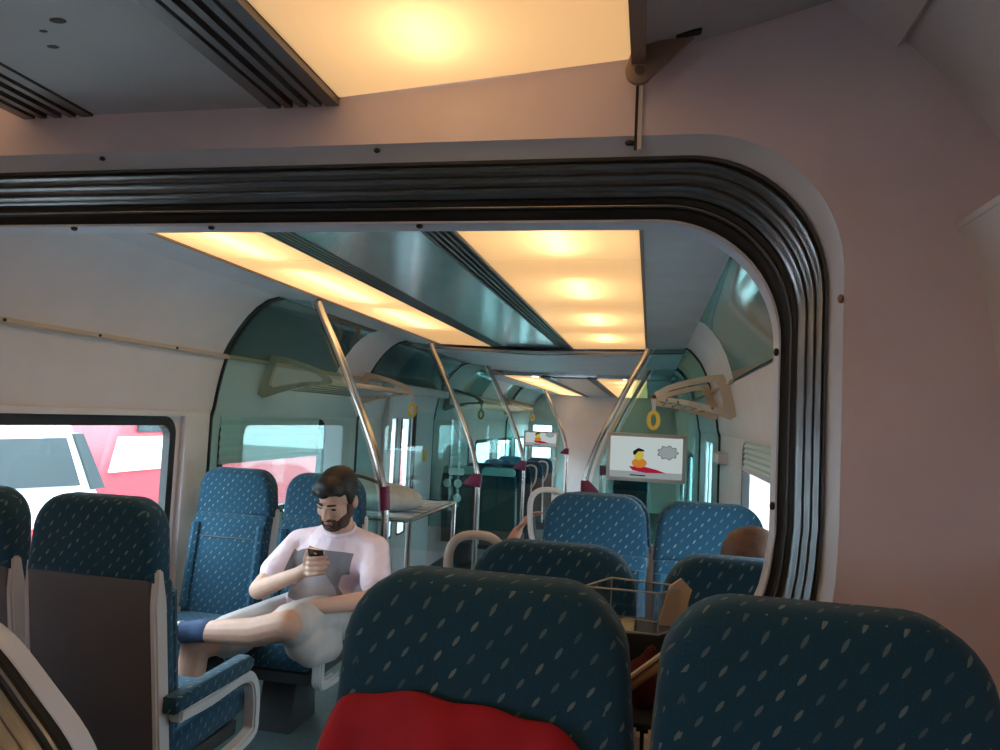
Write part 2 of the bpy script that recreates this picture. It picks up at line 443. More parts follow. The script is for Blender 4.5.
# fascia, lip and cove above the windows (left), the same mirrored (right)
FASC = [(-2.55, 1.46), (-2.535, 1.50), (-2.52, 1.60), (-2.50, 1.70), (-2.475, 1.80)]
COVE = [(-2.47, 1.815), (-2.44, 1.88), (-2.39, 1.96), (-2.33, 2.04), (-2.27, 2.10), (-2.20, 2.145), (-2.13, 2.163)]
FASC_R = [(-1.99 - x, z) for x, z in FASC]
COVE_R = [(0.48, 1.815), (0.462, 1.88), (0.435, 1.96), (0.395, 2.04), (0.35, 2.10), (0.305, 2.145), (0.27, 2.163)]
fl = sheet_obj('wall_left', FASC, FAR0, FAR1, 'cove', th=0.01, up=1); tag(fl, 'grey upright fascia panel above the left windows', 'wall panel', kind='structure')
fr = sheet_obj('wall_right', FASC_R, FAR0, FAR1, 'cove', th=0.01, up=-1); tag(fr, 'grey upright fascia panel above the right windows', 'wall panel', kind='structure')
for side, pr_, up_ in (('left', COVE, 1), ('right', COVE_R, -1)):
    root = None
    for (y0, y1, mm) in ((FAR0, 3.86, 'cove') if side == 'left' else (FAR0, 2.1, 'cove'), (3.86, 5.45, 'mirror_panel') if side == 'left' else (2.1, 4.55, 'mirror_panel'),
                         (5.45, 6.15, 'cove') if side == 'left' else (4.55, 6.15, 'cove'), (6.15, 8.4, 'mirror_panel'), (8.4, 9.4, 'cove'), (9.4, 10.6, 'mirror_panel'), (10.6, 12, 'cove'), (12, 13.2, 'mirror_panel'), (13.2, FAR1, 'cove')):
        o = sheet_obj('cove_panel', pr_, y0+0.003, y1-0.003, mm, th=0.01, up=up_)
        if root is None:
            root = o; o.name = 'ceiling'
            tag(o, 'curved pale cove between %s wall and ceiling' % side, 'ceiling cove', kind='structure')
        else: o.parent = root
    lip = [(-2.475, 1.795), (-2.455, 1.79), (-2.445, 1.80), (-2.455, 1.818), (-2.475, 1.82)]
    if side == 'right': lip = [(-1.99 - x, z) for x, z in lip]
    t = slab_obj('trim_1' if side == 'left' else 'trim_2', lip, 'y', FAR0 if side == 'left' else 4.6, FAR1, 'rack')
    tag(t, 'narrow tan ledge strip under the %s cove' % side, 'trim', kind='structure')
    sc0 = None
    for y in (2.35, 2.85, 3.4) if side == 'left' else ():
        bm = bmesh.new(); bmesh.ops.create_uvsphere(bm, u_segments=8, v_segments=6, radius=0.007, matrix=Matrix.Translation(((-2.443 if side == 'left' else 0.393), y, 1.806)))
        link('screw', bm, 'screw', t)
# pillar in front of the glass and ledge over the first window
tag(box_obj('wall_left', (-2.55, -2.51, 3.62, 3.84, 0.0, 1.47), 'wall_pale', bevel=0.008), 'pale window pillar beside the dotted seats', 'wall pillar', kind='structure')
tag(box_obj('trim_3', (-2.55, -2.515, FAR0, 3.84, 1.445, 1.475), 'wall_pale', bevel=0.004), 'white ledge running over the first left window', 'trim', kind='structure')
# end wall
bm = bmesh.new(); DX0, DX1, DZ0, DZ1 = -2.45, -2.05, 0.20, 1.40
box(bm, WL-0.1, DX0, FAR1, FAR1+0.05, -0.4, 2.3); box(bm, DX1, WR+0.1, FAR1, FAR1+0.05, -0.4, 2.3)
box(bm, DX0, DX1, FAR1, FAR1+0.05, -0.4, DZ0); box(bm, DX0, DX1, FAR1, FAR1+0.05, DZ1, 2.3)
tag(link('wall_end', bm, 'wall_pale'), 'far end wall of the train', 'wall', kind='structure')

def ceiling_run(y0, y1, z, first):
    """central steel panel, slotted grilles, outer panels; returns the ceiling root"""
    c = tag(box_obj('ceiling', (-1.28, -0.80, y0, y1, z, z+0.02), 'ceiling_steel'), 'brushed grey central ceiling panel ' + first, 'ceiling', kind='structure')
    sheet_obj('outer_panel', [(-2.20, z+0.012), (-1.88, z+0.012)], y0, y1, 'ceiling_grey', c)
    sheet_obj('outer_panel', [(-0.045, z+0.012), (0.285, z+0.012)], y0, y1, 'ceiling_grey', c)
    for x0, x1 in ((-1.40, -1.28), (-0.80, -0.67)):
        g = box_obj('grille_bed', (x0, x1, y0, y1, z+0.012, z+0.03), 'grille', c)
        for k in range(5):
            xx = x0 + (x1-x0)*(k+0.5)/5
            box_obj('slat', (xx-0.005, xx+0.005, y0, y1, z-0.004, z+0.012), 'grille_slat', g)
    return c
ceiling_run(FAR0, 6.35, 2.15, 'beyond the gangway')
ceiling_run(9.3, FAR1, 2.06, 'far past the doors')
c = tag(sheet_obj('ceiling', [(-2.2, 2.163), (-1.9, 2.13), (-1.0, 2.11), (-0.1, 2.13), (0.285, 2.163)], 6.36, 9.3, 'ceiling_grey'), 'plain grey ceiling panel over the door area', 'ceiling', kind='structure')
sheet_obj('edge_beam', [(-2.2, 2.135), (-1.0, 2.085), (0.285, 2.135)], 6.36, 6.44, 'aluminium', c)
# outer roof closing the shell
tag(sheet_obj('roof', [(-2.60, 1.50), (-2.62, 1.9), (-2.4, 2.3), (-1.9, 2.42), (-0.1, 2.42), (0.4, 2.3), (0.66, 1.9), (0.61, 1.50)], FAR0, FAR1+0.06, 'ceiling_grey', th=0.03), 'outer roof skin above the far ceiling', 'roof', kind='structure')

def ceiling_light(xa, za, xb, zb, y0, y1, label, tubes, xt, seg=1.2, zt=0.07):
    """diffuser from (xa, za) to (xb, zb), tubes behind it, a housing above and a dark edge strip"""
    xm = (xa+xb)/2
    t = empty('ceiling_light', (xm, y0, za)); tag(t, label, 'light', 'ceiling light panels')
    n = max(1, round((y1-y0)/seg)); L = (y1-y0)/n
    for k in range(n):
        o = sheet_obj('diffuser', [(xa-xm, 0), (xb-xm, zb-za)], k*L+0.004, (k+1)*L-0.004, 'diffuser', t, th=0.004, up=1 if xb > xa else -1, smooth=False)
    for (ya, yb) in tubes:
        tube_obj('lamp', [(xt-xm, ya-y0, zt), (xt-xm, yb-y0, zt)], 0.016, 'lamp_tube', t, seg=8)
    bm = bmesh.new(); w = abs(xb-xa)/2+0.01; zz = max(za, zb)-za
    box(bm, -w, w, 0, y1-y0, zz+0.14, zz+0.15); box(bm, -w, -w+0.008, 0, y1-y0, zz+0.005, zz+0.14); box(bm, w-0.008, w, 0, y1-y0, zz+0.005, zz+0.14)
    box(bm, -w, w, -0.002, 0.006, zz+0.005, zz+0.15); box(bm, -w, w, y1-y0-0.006, y1-y0+0.002, zz+0.005, zz+0.15)
    link('housing', bm, 'wall_pale', t)
    bm = bmesh.new(); box(bm, xb-xm-0.006, xb-xm+0.008, 0, y1-y0, zb-za-0.008, zb-za+0.02); link('edge_strip', bm, 'bronze_plate', t)
    return t
def tubeseq(y0, y1, L, gap):
    out = []; y = y0 + gap
    while y + L < y1 - 0.02: out.append((y, y+L)); y += L + gap
    return out
ceiling_light(-1.40, 2.150, -1.88, 2.162, FAR0, 6.33, 'long warm ceiling light strip on the left beyond the gangway', tubeseq(FAR0, 6.3, 0.9, 0.25), -1.62)
ceiling_light(-0.67, 2.150, -0.05, 2.162, FAR0, 6.33, 'wide warm ceiling light panel above the right seats beyond the gangway', [(2.3, 2.75), (3.25, 3.75), (4.3, 4.8), (5.3, 5.8)], -0.35)
ceiling_light(-1.40, 2.060, -1.88, 2.072, 9.3, 15.5, 'distant warm light strip past the doors, left side', tubeseq(9.3, 15.4, 0.9, 0.3), -1.62)
ceiling_light(-0.67, 2.060, -0.05, 2.072, 9.3, 15.5, 'distant warm light panel past the doors, right side', tubeseq(9.3, 15.4, 0.6, 0.4), -0.36)

# ---- near car
NL, NR = -2.75, 0.70
NY0 = -2.6; NP = 1.50
wall_panels('wall_left', NL-0.06, NL, NY0, NP, 0.02, 1.6, [(-1.9, -0.7, 0.85, 1.52)], 'wall', 'left side wall of the near car')
wall_panels('wall_right', NR, NR+0.06, NY0, NP, 0.02, 1.6, [], 'wall', 'right side wall of the near car')
tag(box_obj('wall_back', (NL-0.1, NR+0.1, NY0-0.05, NY0, 0, 2.5), 'wall'), 'plain wall behind the near seats', 'wall', kind='structure')
NPROF_R = [(0.70, 1.40), (0.655, 1.46), (0.64, 1.54), (0.625, 1.66), (0.605, 1.78), (0.58, 1.86), (0.55, 1.925)]
o = sheet_obj('wall_right', NPROF_R, NY0, NP, 'cove', th=0.012, up=-1); tag(o, 'pale rounded bin front along the right wall of the near car', 'wall panel', kind='structure')
o = sheet_obj('ceiling', [(0.55, 1.925), (0.66, 1.95), (0.675, 2.0), (0.626, 2.086), (0.557, 2.184), (0.459, 2.289), (0.445, 2.275), (0.331, 2.379)], NY0, NP, 'cove', th=0.012, up=-1); tag(o, 'curved cove over the bin of the near car', 'ceiling cove', kind='structure')
o = sheet_obj('wall_left', [(-2.75, 1.58), (-2.68, 1.75), (-2.6, 1.95), (-2.45, 2.18), (-2.2, 2.36)], NY0, NP, 'cove', th=0.012); tag(o, 'curved cove on the left of the near car', 'ceiling cove', kind='structure')
nc = tag(box_obj('ceiling', (-1.35, -0.89, NY0, NP, 2.21, 2.23), 'ceiling_grey'), 'smudged grey central ceiling panel over the near seats', 'ceiling', kind='structure')
for k, (sx, sy, sr) in enumerate(((-1.09, 1.105, 0.017), (-1.18, 1.19, 0.013), (-1.15, 1.135, 0.009))):
    bm = bmesh.new(); ellipsoid(bm, (sx, sy, 2.2095), (sr, sr*0.6, 0.0012), seg=12, rings=6); link('smudge', bm, 'shell', nc, smooth=True)
sheet_obj('outer_panel', [(-0.035, 2.279), (0.331, 2.379)], NY0, NP, 'ceiling_grey', nc)
sheet_obj('outer_panel', [(-2.21, 2.36), (-2.19, 2.36)], NY0, NP, 'ceiling_grey', nc)
for x0, x1 in ((-1.56, -1.35), (-0.89, -0.71)):
    g = box_obj('grille_bed', (x0, x1, NY0, NP, 2.222, 2.24), 'grille', nc)
    for k in range(5):
        xx = x0 + (x1-x0)*(k+0.5)/5 + (0.0)
        w = 0.009 if 0 < k < 4 else 0.016
        box_obj('slat', (xx-w, xx+w, NY0, NP, 2.206, 2.222), 'grille_slat', g)
ceiling_light(-0.71, 2.222, -0.05, 2.277, NY0, NP-0.004, 'big warm ceiling light panel above the near seats', [(1.20, 1.38), (0.1, 0.5), (-0.8, -0.3), (-1.8, -1.3)], -0.455, seg=2.05, zt=0.10)
ceiling_light(-1.56, 2.222, -2.19, 2.36, NY0, NP-0.004, 'second warm ceiling light panel on the left above the near aisle', [(0.5, 1.0), (-0.6, -0.1), (-1.8, -1.3)], -1.85, seg=2.05, zt=0.16)
tag(sheet_obj('roof', [(-2.83, 1.58), (-2.75, 2.1), (-2.3, 2.55), (0.4, 2.58), (0.75, 2.1), (0.8, 1.4)], NY0-0.05, 1.70, 'ceiling_grey', th=0.03), 'outer roof skin of the near car', 'roof', kind='structure')

# ---- partition with the gangway opening
def half_path(top, xr, r, low):
    p = [(CX + (xr - r - CX)*k/12, top) for k in range(12)]
    for k in range(17):
        a = PI/2*(1 - k/16); p.append((xr - r + r*math.cos(a), top - r + r*math.sin(a)))
    z1, z0 = top - r, low[0][1]
    for k in range(1, 6): p.append((xr, z1 + (z0-z1)*k/6))
    lw = catmull([(x, z, 0) for x, z in low], 5)
    p += [(v.x, v.y) for v in lw]
    return p
OUT = half_path(2.083, 0.337, 0.28, [(0.337, 1.34), (0.315, 1.16), (0.21, 1.03), (0.04, 0.95), (-0.12, 0.89), (-0.27, 0.82), (-0.41, 0.69), (-0.54, 0.55), (-0.61, 0.40), (-0.61, 0.10)])
INN = half_path(1.977, 0.267, 0.27, [(0.267, 1.30), (0.238, 1.155), (0.14, 1.06), (-0.02, 0.99), (-0.17, 0.94), (-0.324, 0.88), (-0.47, 0.76), (-0.61, 0.62), (-0.68, 0.45), (-0.68, 0.10)])
def full(h):
    left = [(2*CX - x, z) for x, z in reversed(h[1:])]
    return left + h
OUTF, INNF = full(OUT), full(INN)
def at(t): return [(a[0]*(1-t)+b[0]*t, a[1]*(1-t)+b[1]*t) for a, b in zip(OUTF, INNF)]
def loft(bm, prof):
    rows = [[bm.verts.new((x, y, z)) for x, z in at(t)] for t, y in prof]
    for a, b in zip(rows[:-1], rows[1:]):
        for i in range(len(a)-1): bm.faces.new((a[i], a[i+1], b[i+1], b[i]))
def loft_obj(name, prof, m, parent, label=None):
    bm = bmesh.new(); loft(bm, prof); o = link(name, bm, m, parent, smooth=True, angle=35)
    if label: o['label'] = label
    return o
# wall face around the opening
TF = -0.30
bm = bmesh.new(); ring = at(TF); cen = Vector((CX, 0.9)); verts_in = []; verts_out = []
for x, z in ring:
    d = Vector((x, z)) - cen; s = 1e9
    if d.x > 1e-6: s = min(s, (0.80 - cen.x)/d.x)
    if d.x < -1e-6: s = min(s, (-2.85 - cen.x)/d.x)
    if d.y > 1e-6: s = min(s, (2.50 - cen.y)/d.y)
    if d.y < -1e-6: s = min(s, (-0.35 - cen.y)/d.y)
    s = max(s, 1.0); q = cen + d*s
    verts_in.append(bm.verts.new((x, NP, z))); verts_out.append(bm.verts.new((q.x, NP, q.y)))
for i in range(len(ring)-1): bm.faces.new((verts_in[i], verts_in[i+1], verts_out[i+1], verts_out[i]))
# thickness
g = bmesh.ops.extrude_face_region(bm, geom=bm.faces[:]); bmesh.ops.translate(bm, vec=(0, 0.19, 0), verts=[v for v in g['geom'] if isinstance(v, bmesh.types.BMVert)])
part = tag(link('wall_partition', bm, 'wall'), 'pinkish end wall framing the gangway opening', 'wall', kind='structure')
loft_obj('flange', [(TF, NP-0.001), (-0.26, NP+0.008), (-0.05, NP+0.03), (0.0, NP+0.034)], 'flange', part, 'pale bluish flange around the gangway opening')
box_obj('joint_strip', (-0.045, -0.037, NP-0.006, NP+0.002, 2.085, 2.285), 'wall_pale', part)
box_obj('joint_gap', (-0.052, -0.046, NP-0.002, NP+0.002, 2.085, 2.285), 'rubber', part)
for x in (-1.33, -0.62, -0.06):
    bm = bmesh.new(); ellipsoid(bm, (x, NP+0.012, 2.105), (0.012 if x > -0.1 else 0.008, 0.006, 0.006), seg=10, rings=6); link('screw', bm, 'screw', part, smooth=True)
for (x, z) in ((0.352, 1.78), (0.352, 1.18)):
    bm = bmesh.new(); ellipsoid(bm, (x, NP-0.002, z), (0.006, 0.008, 0.009), seg=10, rings=6); link('screw', bm, 'bronze_plate', part, smooth=True)
gk = empty('trim_7', (0, 0, 0)); tag(gk, 'ribbed aluminium and black rubber seal lining the rounded gangway opening', 'door seal', kind='structure')
Y1 = NP + 0.034
loft_obj('rubber_edge', [(0.0, Y1), (0.01, Y1-0.006), (0.07, Y1-0.004), (0.09, Y1+0.01)], 'dark_rubber', gk)
for k in range(3):
    a = 0.09 + k*0.155; y = Y1 + 0.008 + k*0.026
    loft_obj('aluminium_rib', [(a, y+0.004), (a+0.015, y-0.005), (a+0.05, y-0.007), (a+0.075, y-0.003), (a+0.085, y+0.012), (a+0.125, y+0.016), (a+0.155, y+0.028)], 'aluminium', gk)
loft_obj('black_seal', [(0.555, Y1+0.086), (0.57, Y1+0.096), (0.66, Y1+0.100), (0.68, Y1+0.104)], 'rubber', gk)
loft_obj('bead', [(0.68, Y1+0.104), (0.695, Y1+0.098), (0.715, Y1+0.098), (0.73, Y1+0.106)], 'aluminium', gk)
loft_obj('black_seal', [(0.73, Y1+0.106), (0.76, Y1+0.116), (0.90, Y1+0.124), (0.94, Y1+0.132)], 'rubber', gk)
lip = loft_obj('pale_lip', [(0.94, Y1+0.130), (0.945, Y1+0.122), (1.0, Y1+0.122), (1.02, Y1+0.130), (1.03, Y1+0.18), (0.7, Y1+0.18)], 'flange', gk, 'thin pale lip on the inner edge')
for x, z in ((-1.53, 1.972), (-1.12, 1.972), (-0.56, 1.972)):
    bm = bmesh.new(); ellipsoid(bm, (x, Y1+0.126, z), (0.009, 0.008, 0.006), seg=10, rings=6); link('screw', bm, 'screw', lip, smooth=True)
for x, z in ((0.262, 1.69), (0.262, 1.36)):
    bm = bmesh.new(); ellipsoid(bm, (x, Y1+0.126, z), (0.006, 0.008, 0.009), seg=10, rings=6); link('screw', bm, 'screw', lip, smooth=True)
# hinge plate hanging at the corner of the near light panel
hp = empty('hinge_bracket', (-0.045, NP-0.05, 2.24)); tag(hp, 'brown triangular hinge plate at the corner of the near light panel', 'bracket')
pl = [(0.105, 0.052)] + [(0.0 + 0.028*math.cos(math.radians(a)), -0.012 + 0.028*math.sin(math.radians(a))) for a in range(-30, -230, -20)] + [(-0.012, 0.045)]
slab_obj('plate', pl, 'y', -0.006, 0.006, 'bronze_plate', hp, bevel=0.002, seg=1)
tube_obj('pivot', [(0.0, -0.012, -0.014), (0.0, 0.008, -0.014)], 0.009, 'steel', hp)
slab_obj('top_edge', [(-0.012, 0.044), (0.118, 0.062), (0.120, 0.067), (-0.012, 0.049)], 'y', -0.008, 0.01, 'rubber', hp)
slab_obj('strap', [(-0.016, 0.0), (0.012, 0.0), (0.012, 0.045), (-0.016, 0.045)], 'y', -0.7, 0.004, 'bronze_plate', hp)

# ------------------------------------------------------------------ windows and doors
def window(idx, xw, side, y0, y1, z0, z1, blind=None, label=''):
    w = empty('window_%d' % idx, (xw, (y0+y1)/2, z0)); tag(w, label, 'window', kind='structure')
    hy = (y1-y0)/2; h = z1-z0; s = side
    a0, a1 = (-0.035, 0.008) if s < 0 else (-0.008, 0.035)
    ring_obj('window_frame', rrect(-hy-0.02, hy+0.02, -0.02, h+0.02, 0.10), rrect(-hy+0.03, hy-0.03, 0.03, h-0.03, 0.07), 'x', a0, a1, 'rubber', w)
    box_obj('pane', ((-0.022, -0.016, -hy, hy, 0, h) if s < 0 else (0.016, 0.022, -hy, hy, 0, h)), 'glass_window', w)
    if blind:
        bm = bmesh.new(); n = 10; zb, zt = blind - z0, h + 0.03
        xo = 0.012 if s < 0 else -0.012
        pts = []
        for k in range(n+1):
            z = zt + (zb-zt)*k/n; pts.append((xo + (0.004 if k % 2 else -0.004), z))
        prev = None
        outl = pts + [(p[0]-0.003*s*-1, p[1]) for p in reversed(pts)]
        A, B = prism(bm, outl, 'y', -hy-0.02, hy-0.12)
        link('blind', bm, 'blind', w)
        box_obj('blind_bar', (xo-0.008, xo+0.008, -hy-0.02, hy-0.12, zb-0.02, zb+0.005), 'frame_grey', w)
    return w
wl = ['bright first window on the left wall with black rounded frame', 'left window with lowered blind behind the teal glass screen', 'small far left window past the doors, first of four', 'small far left window past the doors, second of four', 'small far left window past the doors, third of four', 'small far left window past the doors, last before the end wall']
for i, h in enumerate(WIN_L): window(i+1, WL, -1, *h, blind=(1.18 if i == 1 else 0.85 if i == 2 else None), label=wl[i])
wr = ['right wall window beside the dark seat backs', 'right wall window with half lowered blind beside the facing seats', 'far right window past the doors, nearer one', 'far right window past the doors, near the end wall']
for i, h in enumerate(WIN_R): window(i+7, WR, 1, *h, blind=(1.30 if i == 1 else None), label=wr[i])
window(11, NL, -1, -1.9, -0.7, 0.85, 1.52, label='left window of the near car').name = 'window_left_offscreen'
# left entrance door: two leaves with tall panes
d = empty('door_1', (WL, 7.26, -0.3)); tag(d, 'pale sliding entrance door with tall narrow panes on the left wall', 'door', kind='structure')
for k in (0, 1):
    y0 = -0.41 + k*0.41
    lf = ring_obj('door_leaf', [(y0, 0.0), (y0+0.405, 0.0), (y0+0.405, 2.0), (y0, 2.0)], [(y0+0.08, 0.55), (y0+0.325, 0.55), (y0+0.325, 1.85), (y0+0.08, 1.85)], 'x', -0.045, -0.005, 'door_leaf', d)
    box_obj('pane', (-0.03, -0.02, y0+0.075, y0+0.33, 0.54, 1.86), 'glass_window', lf)
    ring_obj('pane_seal', rrect(y0+0.07, y0+0.335, 0.54, 1.86, 0.04), rrect(y0+0.09, y0+0.315, 0.56, 1.84, 0.03), 'x', -0.008, 0.004, 'rubber', lf)
tag(box_obj('trim_4', (WL, WL+0.07, 6.74, 6.85, -0.3, 1.75), 'door_leaf', bevel=0.01), 'pale door post nearer the luggage shelf', 'trim', kind='structure')
tag(box_obj('trim_5', (WL, WL+0.03, 7.68, 7.74, -0.3, 1.75), 'rubber', bevel=0.01), 'black door seal beside the ribbed panel', 'trim', kind='structure')
tag(box_obj('trim_6', (WL, WL+0.20, 6.5, 8.4, 1.72, 1.80), 'ceiling_grey', bevel=0.02), 'grey header box above the entrance door', 'trim', kind='structure')
rp = tag(box_obj('wall_left', (WL, WL+0.02, 7.76, 8.40, -0.3, 1.72), 'corrugated'), 'bright ribbed wall panel beside the entrance door', 'wall panel', kind='structure')
for k in range(16):
    y = 7.79 + k*0.038; box_obj('rib', (WL+0.02, WL+0.027, y, y+0.02, -0.28, 1.70), 'corrugated', rp)
box_obj('notice', (WL+0.027, WL+0.030, 8.02, 8.17, 0.98, 1.12), 'yellow', rp)['label'] = 'small yellow notice'
d = empty('door_3', (WR, 7.26, -0.3)); tag(d, 'sliding entrance door with tall panes on the right wall', 'door', kind='structure')
for k in (0, 1):
    y0 = -0.41 + k*0.41
    lf = ring_obj('door_leaf', [(y0, 0.0), (y0+0.405, 0.0), (y0+0.405, 1.8), (y0, 1.8)], [(y0+0.06, 0.45), (y0+0.345, 0.45), (y0+0.345, 1.68), (y0+0.06, 1.68)], 'x', 0.005, 0.045, 'door_leaf', d)
    box_obj('pane', (0.02, 0.03, y0+0.055, y0+0.35, 0.44, 1.69), 'glass_window', lf)
# bright end door
d = empty('door_2', (-2.25, FAR1, -0.3)); tag(d, 'end door with bright window at the far end of the train', 'door', kind='structure')
lf = ring_obj('door_leaf', [(-0.3, 0), (0.3, 0), (0.3, 1.9), (-0.3, 1.9)], [(-0.2, 0.5), (0.2, 0.5), (0.2, 1.7), (-0.2, 1.7)], 'y', -0.05, -0.01, 'door_leaf', d)
box_obj('pane', (-0.2, 0.2, -0.03, -0.02, 0.5, 1.7), 'glass_window', lf)

# ------------------------------------------------------------------ seats
def seat_outline(w, z0, z1, r, taper=0.0):
    p = [(-w/2, z0), (w/2, z0)]
    for k in range(9):
        a = math.radians(90*k/8); p.append((w/2-taper-r+r*math.cos(a), z1-r+r*math.sin(a)))
    for k in range(9):
        a = math.radians(90+90*k/8); p.append((-w/2+taper+r-r*abs(math.cos(a)), z1-r+r*math.sin(a)))
    return p

def shear_obj(o, k, z_ref):
    for v in o.data.vertices: v.co.y += k*(z_ref - v.co.z)

def make_seat(label, group, loc, rz, arms=(), handle=None, top=1.20, wings=True):
    """passenger seat facing local +Y; local y=0 is the back face of its headrest"""
    t = empty('train_seat', loc, rz); tag(t, label, 'seat', group)
    W = 0.455; s = top - 1.20; K = 0.14
    hr = slab_obj('headrest', seat_outline(W, 0.945, 1.20, 0.10, 0.012), 'y', 0.0, 0.115, 'fabric', t, bevel=0.035, seg=4)
    # gentle crown along the top
    for v in hr.data.vertices:
        if v.co.z > 1.1: v.co.z -= 0.016*(abs(v.co.x)/0.22)**2
    sh = slab_obj('back_shell', seat_outline(W-0.02, 0.28, 0.975, 0.03), 'y', 0.006, 0.035, 'shell', t, bevel=0.008, seg=2)
    shear_obj(sh, K, 0.98)
    for sx in (-1, 1):
        path = [(sx*(W/2-0.005), 0.012 + K*(0.98-z) + 0.01, z) for z in (0.28, 0.45, 0.6, 0.75, 0.88, 0.985)]
        bm = bmesh.new(); rows = []
        for i, p in enumerate(path):
            flare = 0.0
            a = 0.011; b0, b1 = -0.018, 0.045
            if i == len(path)-1: b0, b1 = -0.002, 0.03
            rows.append([bm.verts.new((p[0]+sx*flare+dx, p[1]+dy, p[2])) for dx, dy in ((-a, b0), (a, b0+0.006), (a, b1), (-a, b1))])
        for r0, r1 in zip(rows[:-1], rows[1:]):
            for k in range(4): bm.faces.new((r0[k], r0[(k+1) % 4], r1[(k+1) % 4], r1[k]))
        bm.faces.new(rows[0]); bm.faces.new(list(reversed(rows[-1])))
        bmesh.ops.recalc_face_normals(bm, faces=bm.faces)
        bmesh.ops.bevel(bm, geom=bm.edges[:], offset=0.006, segments=2, affect='EDGES')
        link('side_wing', bm, 'wing', t, smooth=True)
    bc = slab_obj('backrest_cushion', seat_outline(W-0.01, 0.42, 0.955, 0.03), 'y', 0.035, 0.125, 'fabric', t, bevel=0.03, seg=3)
    shear_obj(bc, K, 0.98)
    # stitched seam across the back cushion and side bolsters
    bm = bmesh.new(); tube(bm, [(-0.2, 0.128+K*0.15, 0.83), (0.2, 0.128+K*0.15, 0.83)], 0.004, 6); link('seam', bm, 'seat_base', bc, smooth=True)
    for sx in (-1, 1):
        path = [(sx*(W/2-0.035), 0.118 + K*(0.98-z), z) for z in (0.46, 0.6, 0.75, 0.90)]
        bm = bmesh.new(); tube(bm, catmull(path, 3), 0.03, 8); link('bolster', bm, 'fabric', bc, smooth=True)
    cu = slab_obj('seat_cushion', [(0.14, 0.33), (0.60, 0.35), (0.625, 0.40), (0.60, 0.455), (0.50, 0.465), (0.14, 0.435)], 'x', -W/2+0.005, W/2-0.005, 'fabric', t, bevel=0.03, seg=3)
    box_obj('seat_pan', (-W/2+0.02, W/2-0.02, 0.13, 0.58, 0.28, 0.335), 'seat_base', t, bevel=0.012)
    slab_obj('pedestal', [(0.22, 0.0), (0.50, 0.0), (0.44, 0.29), (0.26, 0.29)], 'x', -0.09, 0.09, 'seat_base', t, bevel=0.01, seg=1)
    for ax in arms:
        x = ax*(W/2+0.03)
        path = catmull([(x, 0.12, 0.525), (x, 0.30, 0.515), (x, 0.48, 0.522), (x, 0.555, 0.495), (x, 0.585, 0.43), (x, 0.59, 0.35), (x, 0.57, 0.29), (x, 0.40, 0.27)], 5)
        bm = bmesh.new(); rows = []
        for i, p in enumerate(path):
            tt = (path[min(i+1, len(path)-1)] - path[max(i-1, 0)]).normalized(); n = Vector((0, -tt.z, tt.y))
            rows.append([bm.verts.new(p + Vector((dx, 0, 0)) + n*dn) for dx, dn in ((-0.024, -0.02), (0.024, -0.02), (0.024, 0.02), (-0.024, 0.02))])
        for r0, r1 in zip(rows[:-1], rows[1:]):
            for k in range(4): bm.faces.new((r0[k], r0[(k+1) % 4], r1[(k+1) % 4], r1[k]))
        bm.faces.new(rows[0]); bm.faces.new(list(reversed(rows[-1])))
        bmesh.ops.recalc_face_normals(bm, faces=bm.faces)
        sh_e = [e for e in bm.edges if e.calc_face_angle(0) > 0.9]
        bmesh.ops.bevel(bm, geom=sh_e, offset=0.007, segments=2, affect='EDGES')
        arm = link('armrest', bm, 'frame_grey', t, smooth=True)
        pad = slab_obj('arm_pad', [(0.09, 0.542), (0.50, 0.536), (0.535, 0.55), (0.54, 0.575), (0.51, 0.595), (0.09, 0.592)], 'x', x-0.032, x+0.032, 'fabric', arm, bevel=0.014, seg=2)
    if handle:
        x = handle*(W/2)
        path = catmull([(x+handle*0.0, 0.05, 0.90), (x+handle*0.045, 0.05, 0.98), (x+handle*0.06, 0.05, 1.09), (x+handle*0.055, 0.05, 1.16), (x+handle*0.02, 0.05, 1.195), (x-handle*0.05, 0.05, 1.198), (x-handle*0.09, 0.05, 1.17)], 5)
        tube_obj('grab_handle', path, 0.0125, 'wing', t)
    return t

A_GRP = 'seats in the near row'
NRZ = 0.10
near_l = make_seat('dark blue dotted seat with a red jacket draped on it', A_GRP, (-0.232, 1.165, 0.085), PI)
near_r = make_seat('dark blue dotted seat beside the pink partition wall', A_GRP, (0.241, 1.165, 0.085), PI)
B_GRP = 'seats backing onto the gangway'
make_seat('black looking seat back with pale grab handle in front of the facing seats', B_GRP, (-0.237, 1.90, 0.0), 0, handle=-1)
make_seat('black looking seat back with a brown haired head above it', B_GRP, (0.262, 1.90, 0.0), 0)
make_seat('dark seat back with brown shell and blue armrest in front of the seated man', B_GRP, (-1.668, 1.96, 0.025), 0, arms=(1,))
make_seat('dark seat back close to the bright left window', B_GRP, (-2.18, 1.96, 0.025), 0)
C_GRP = 'facing seats beyond the gangway'
make_seat('blue dotted facing seat with pale grab handle under the monitor', C_GRP, (-0.215, 3.26, 0.015), PI, handle=1)
make_seat('blue dotted facing seat next to the right wall window', C_GRP, (0.258, 3.26, 0.01), PI)
make_seat('empty blue dotted seat beside the seated man and left window', C_GRP, (-2.20, 3.74, -0.02), PI)
make_seat('blue dotted seat on which the man sits with his phone', C_GRP, (-1.685, 3.74, -0.02), PI, arms=(-1,))
make_seat('seat carrying the passenger in black, behind the facing seats', 'seats behind the facing seats', (-0.20, 3.36, 0.0), 0)
D_GRP = 'seats past the entrance doors'
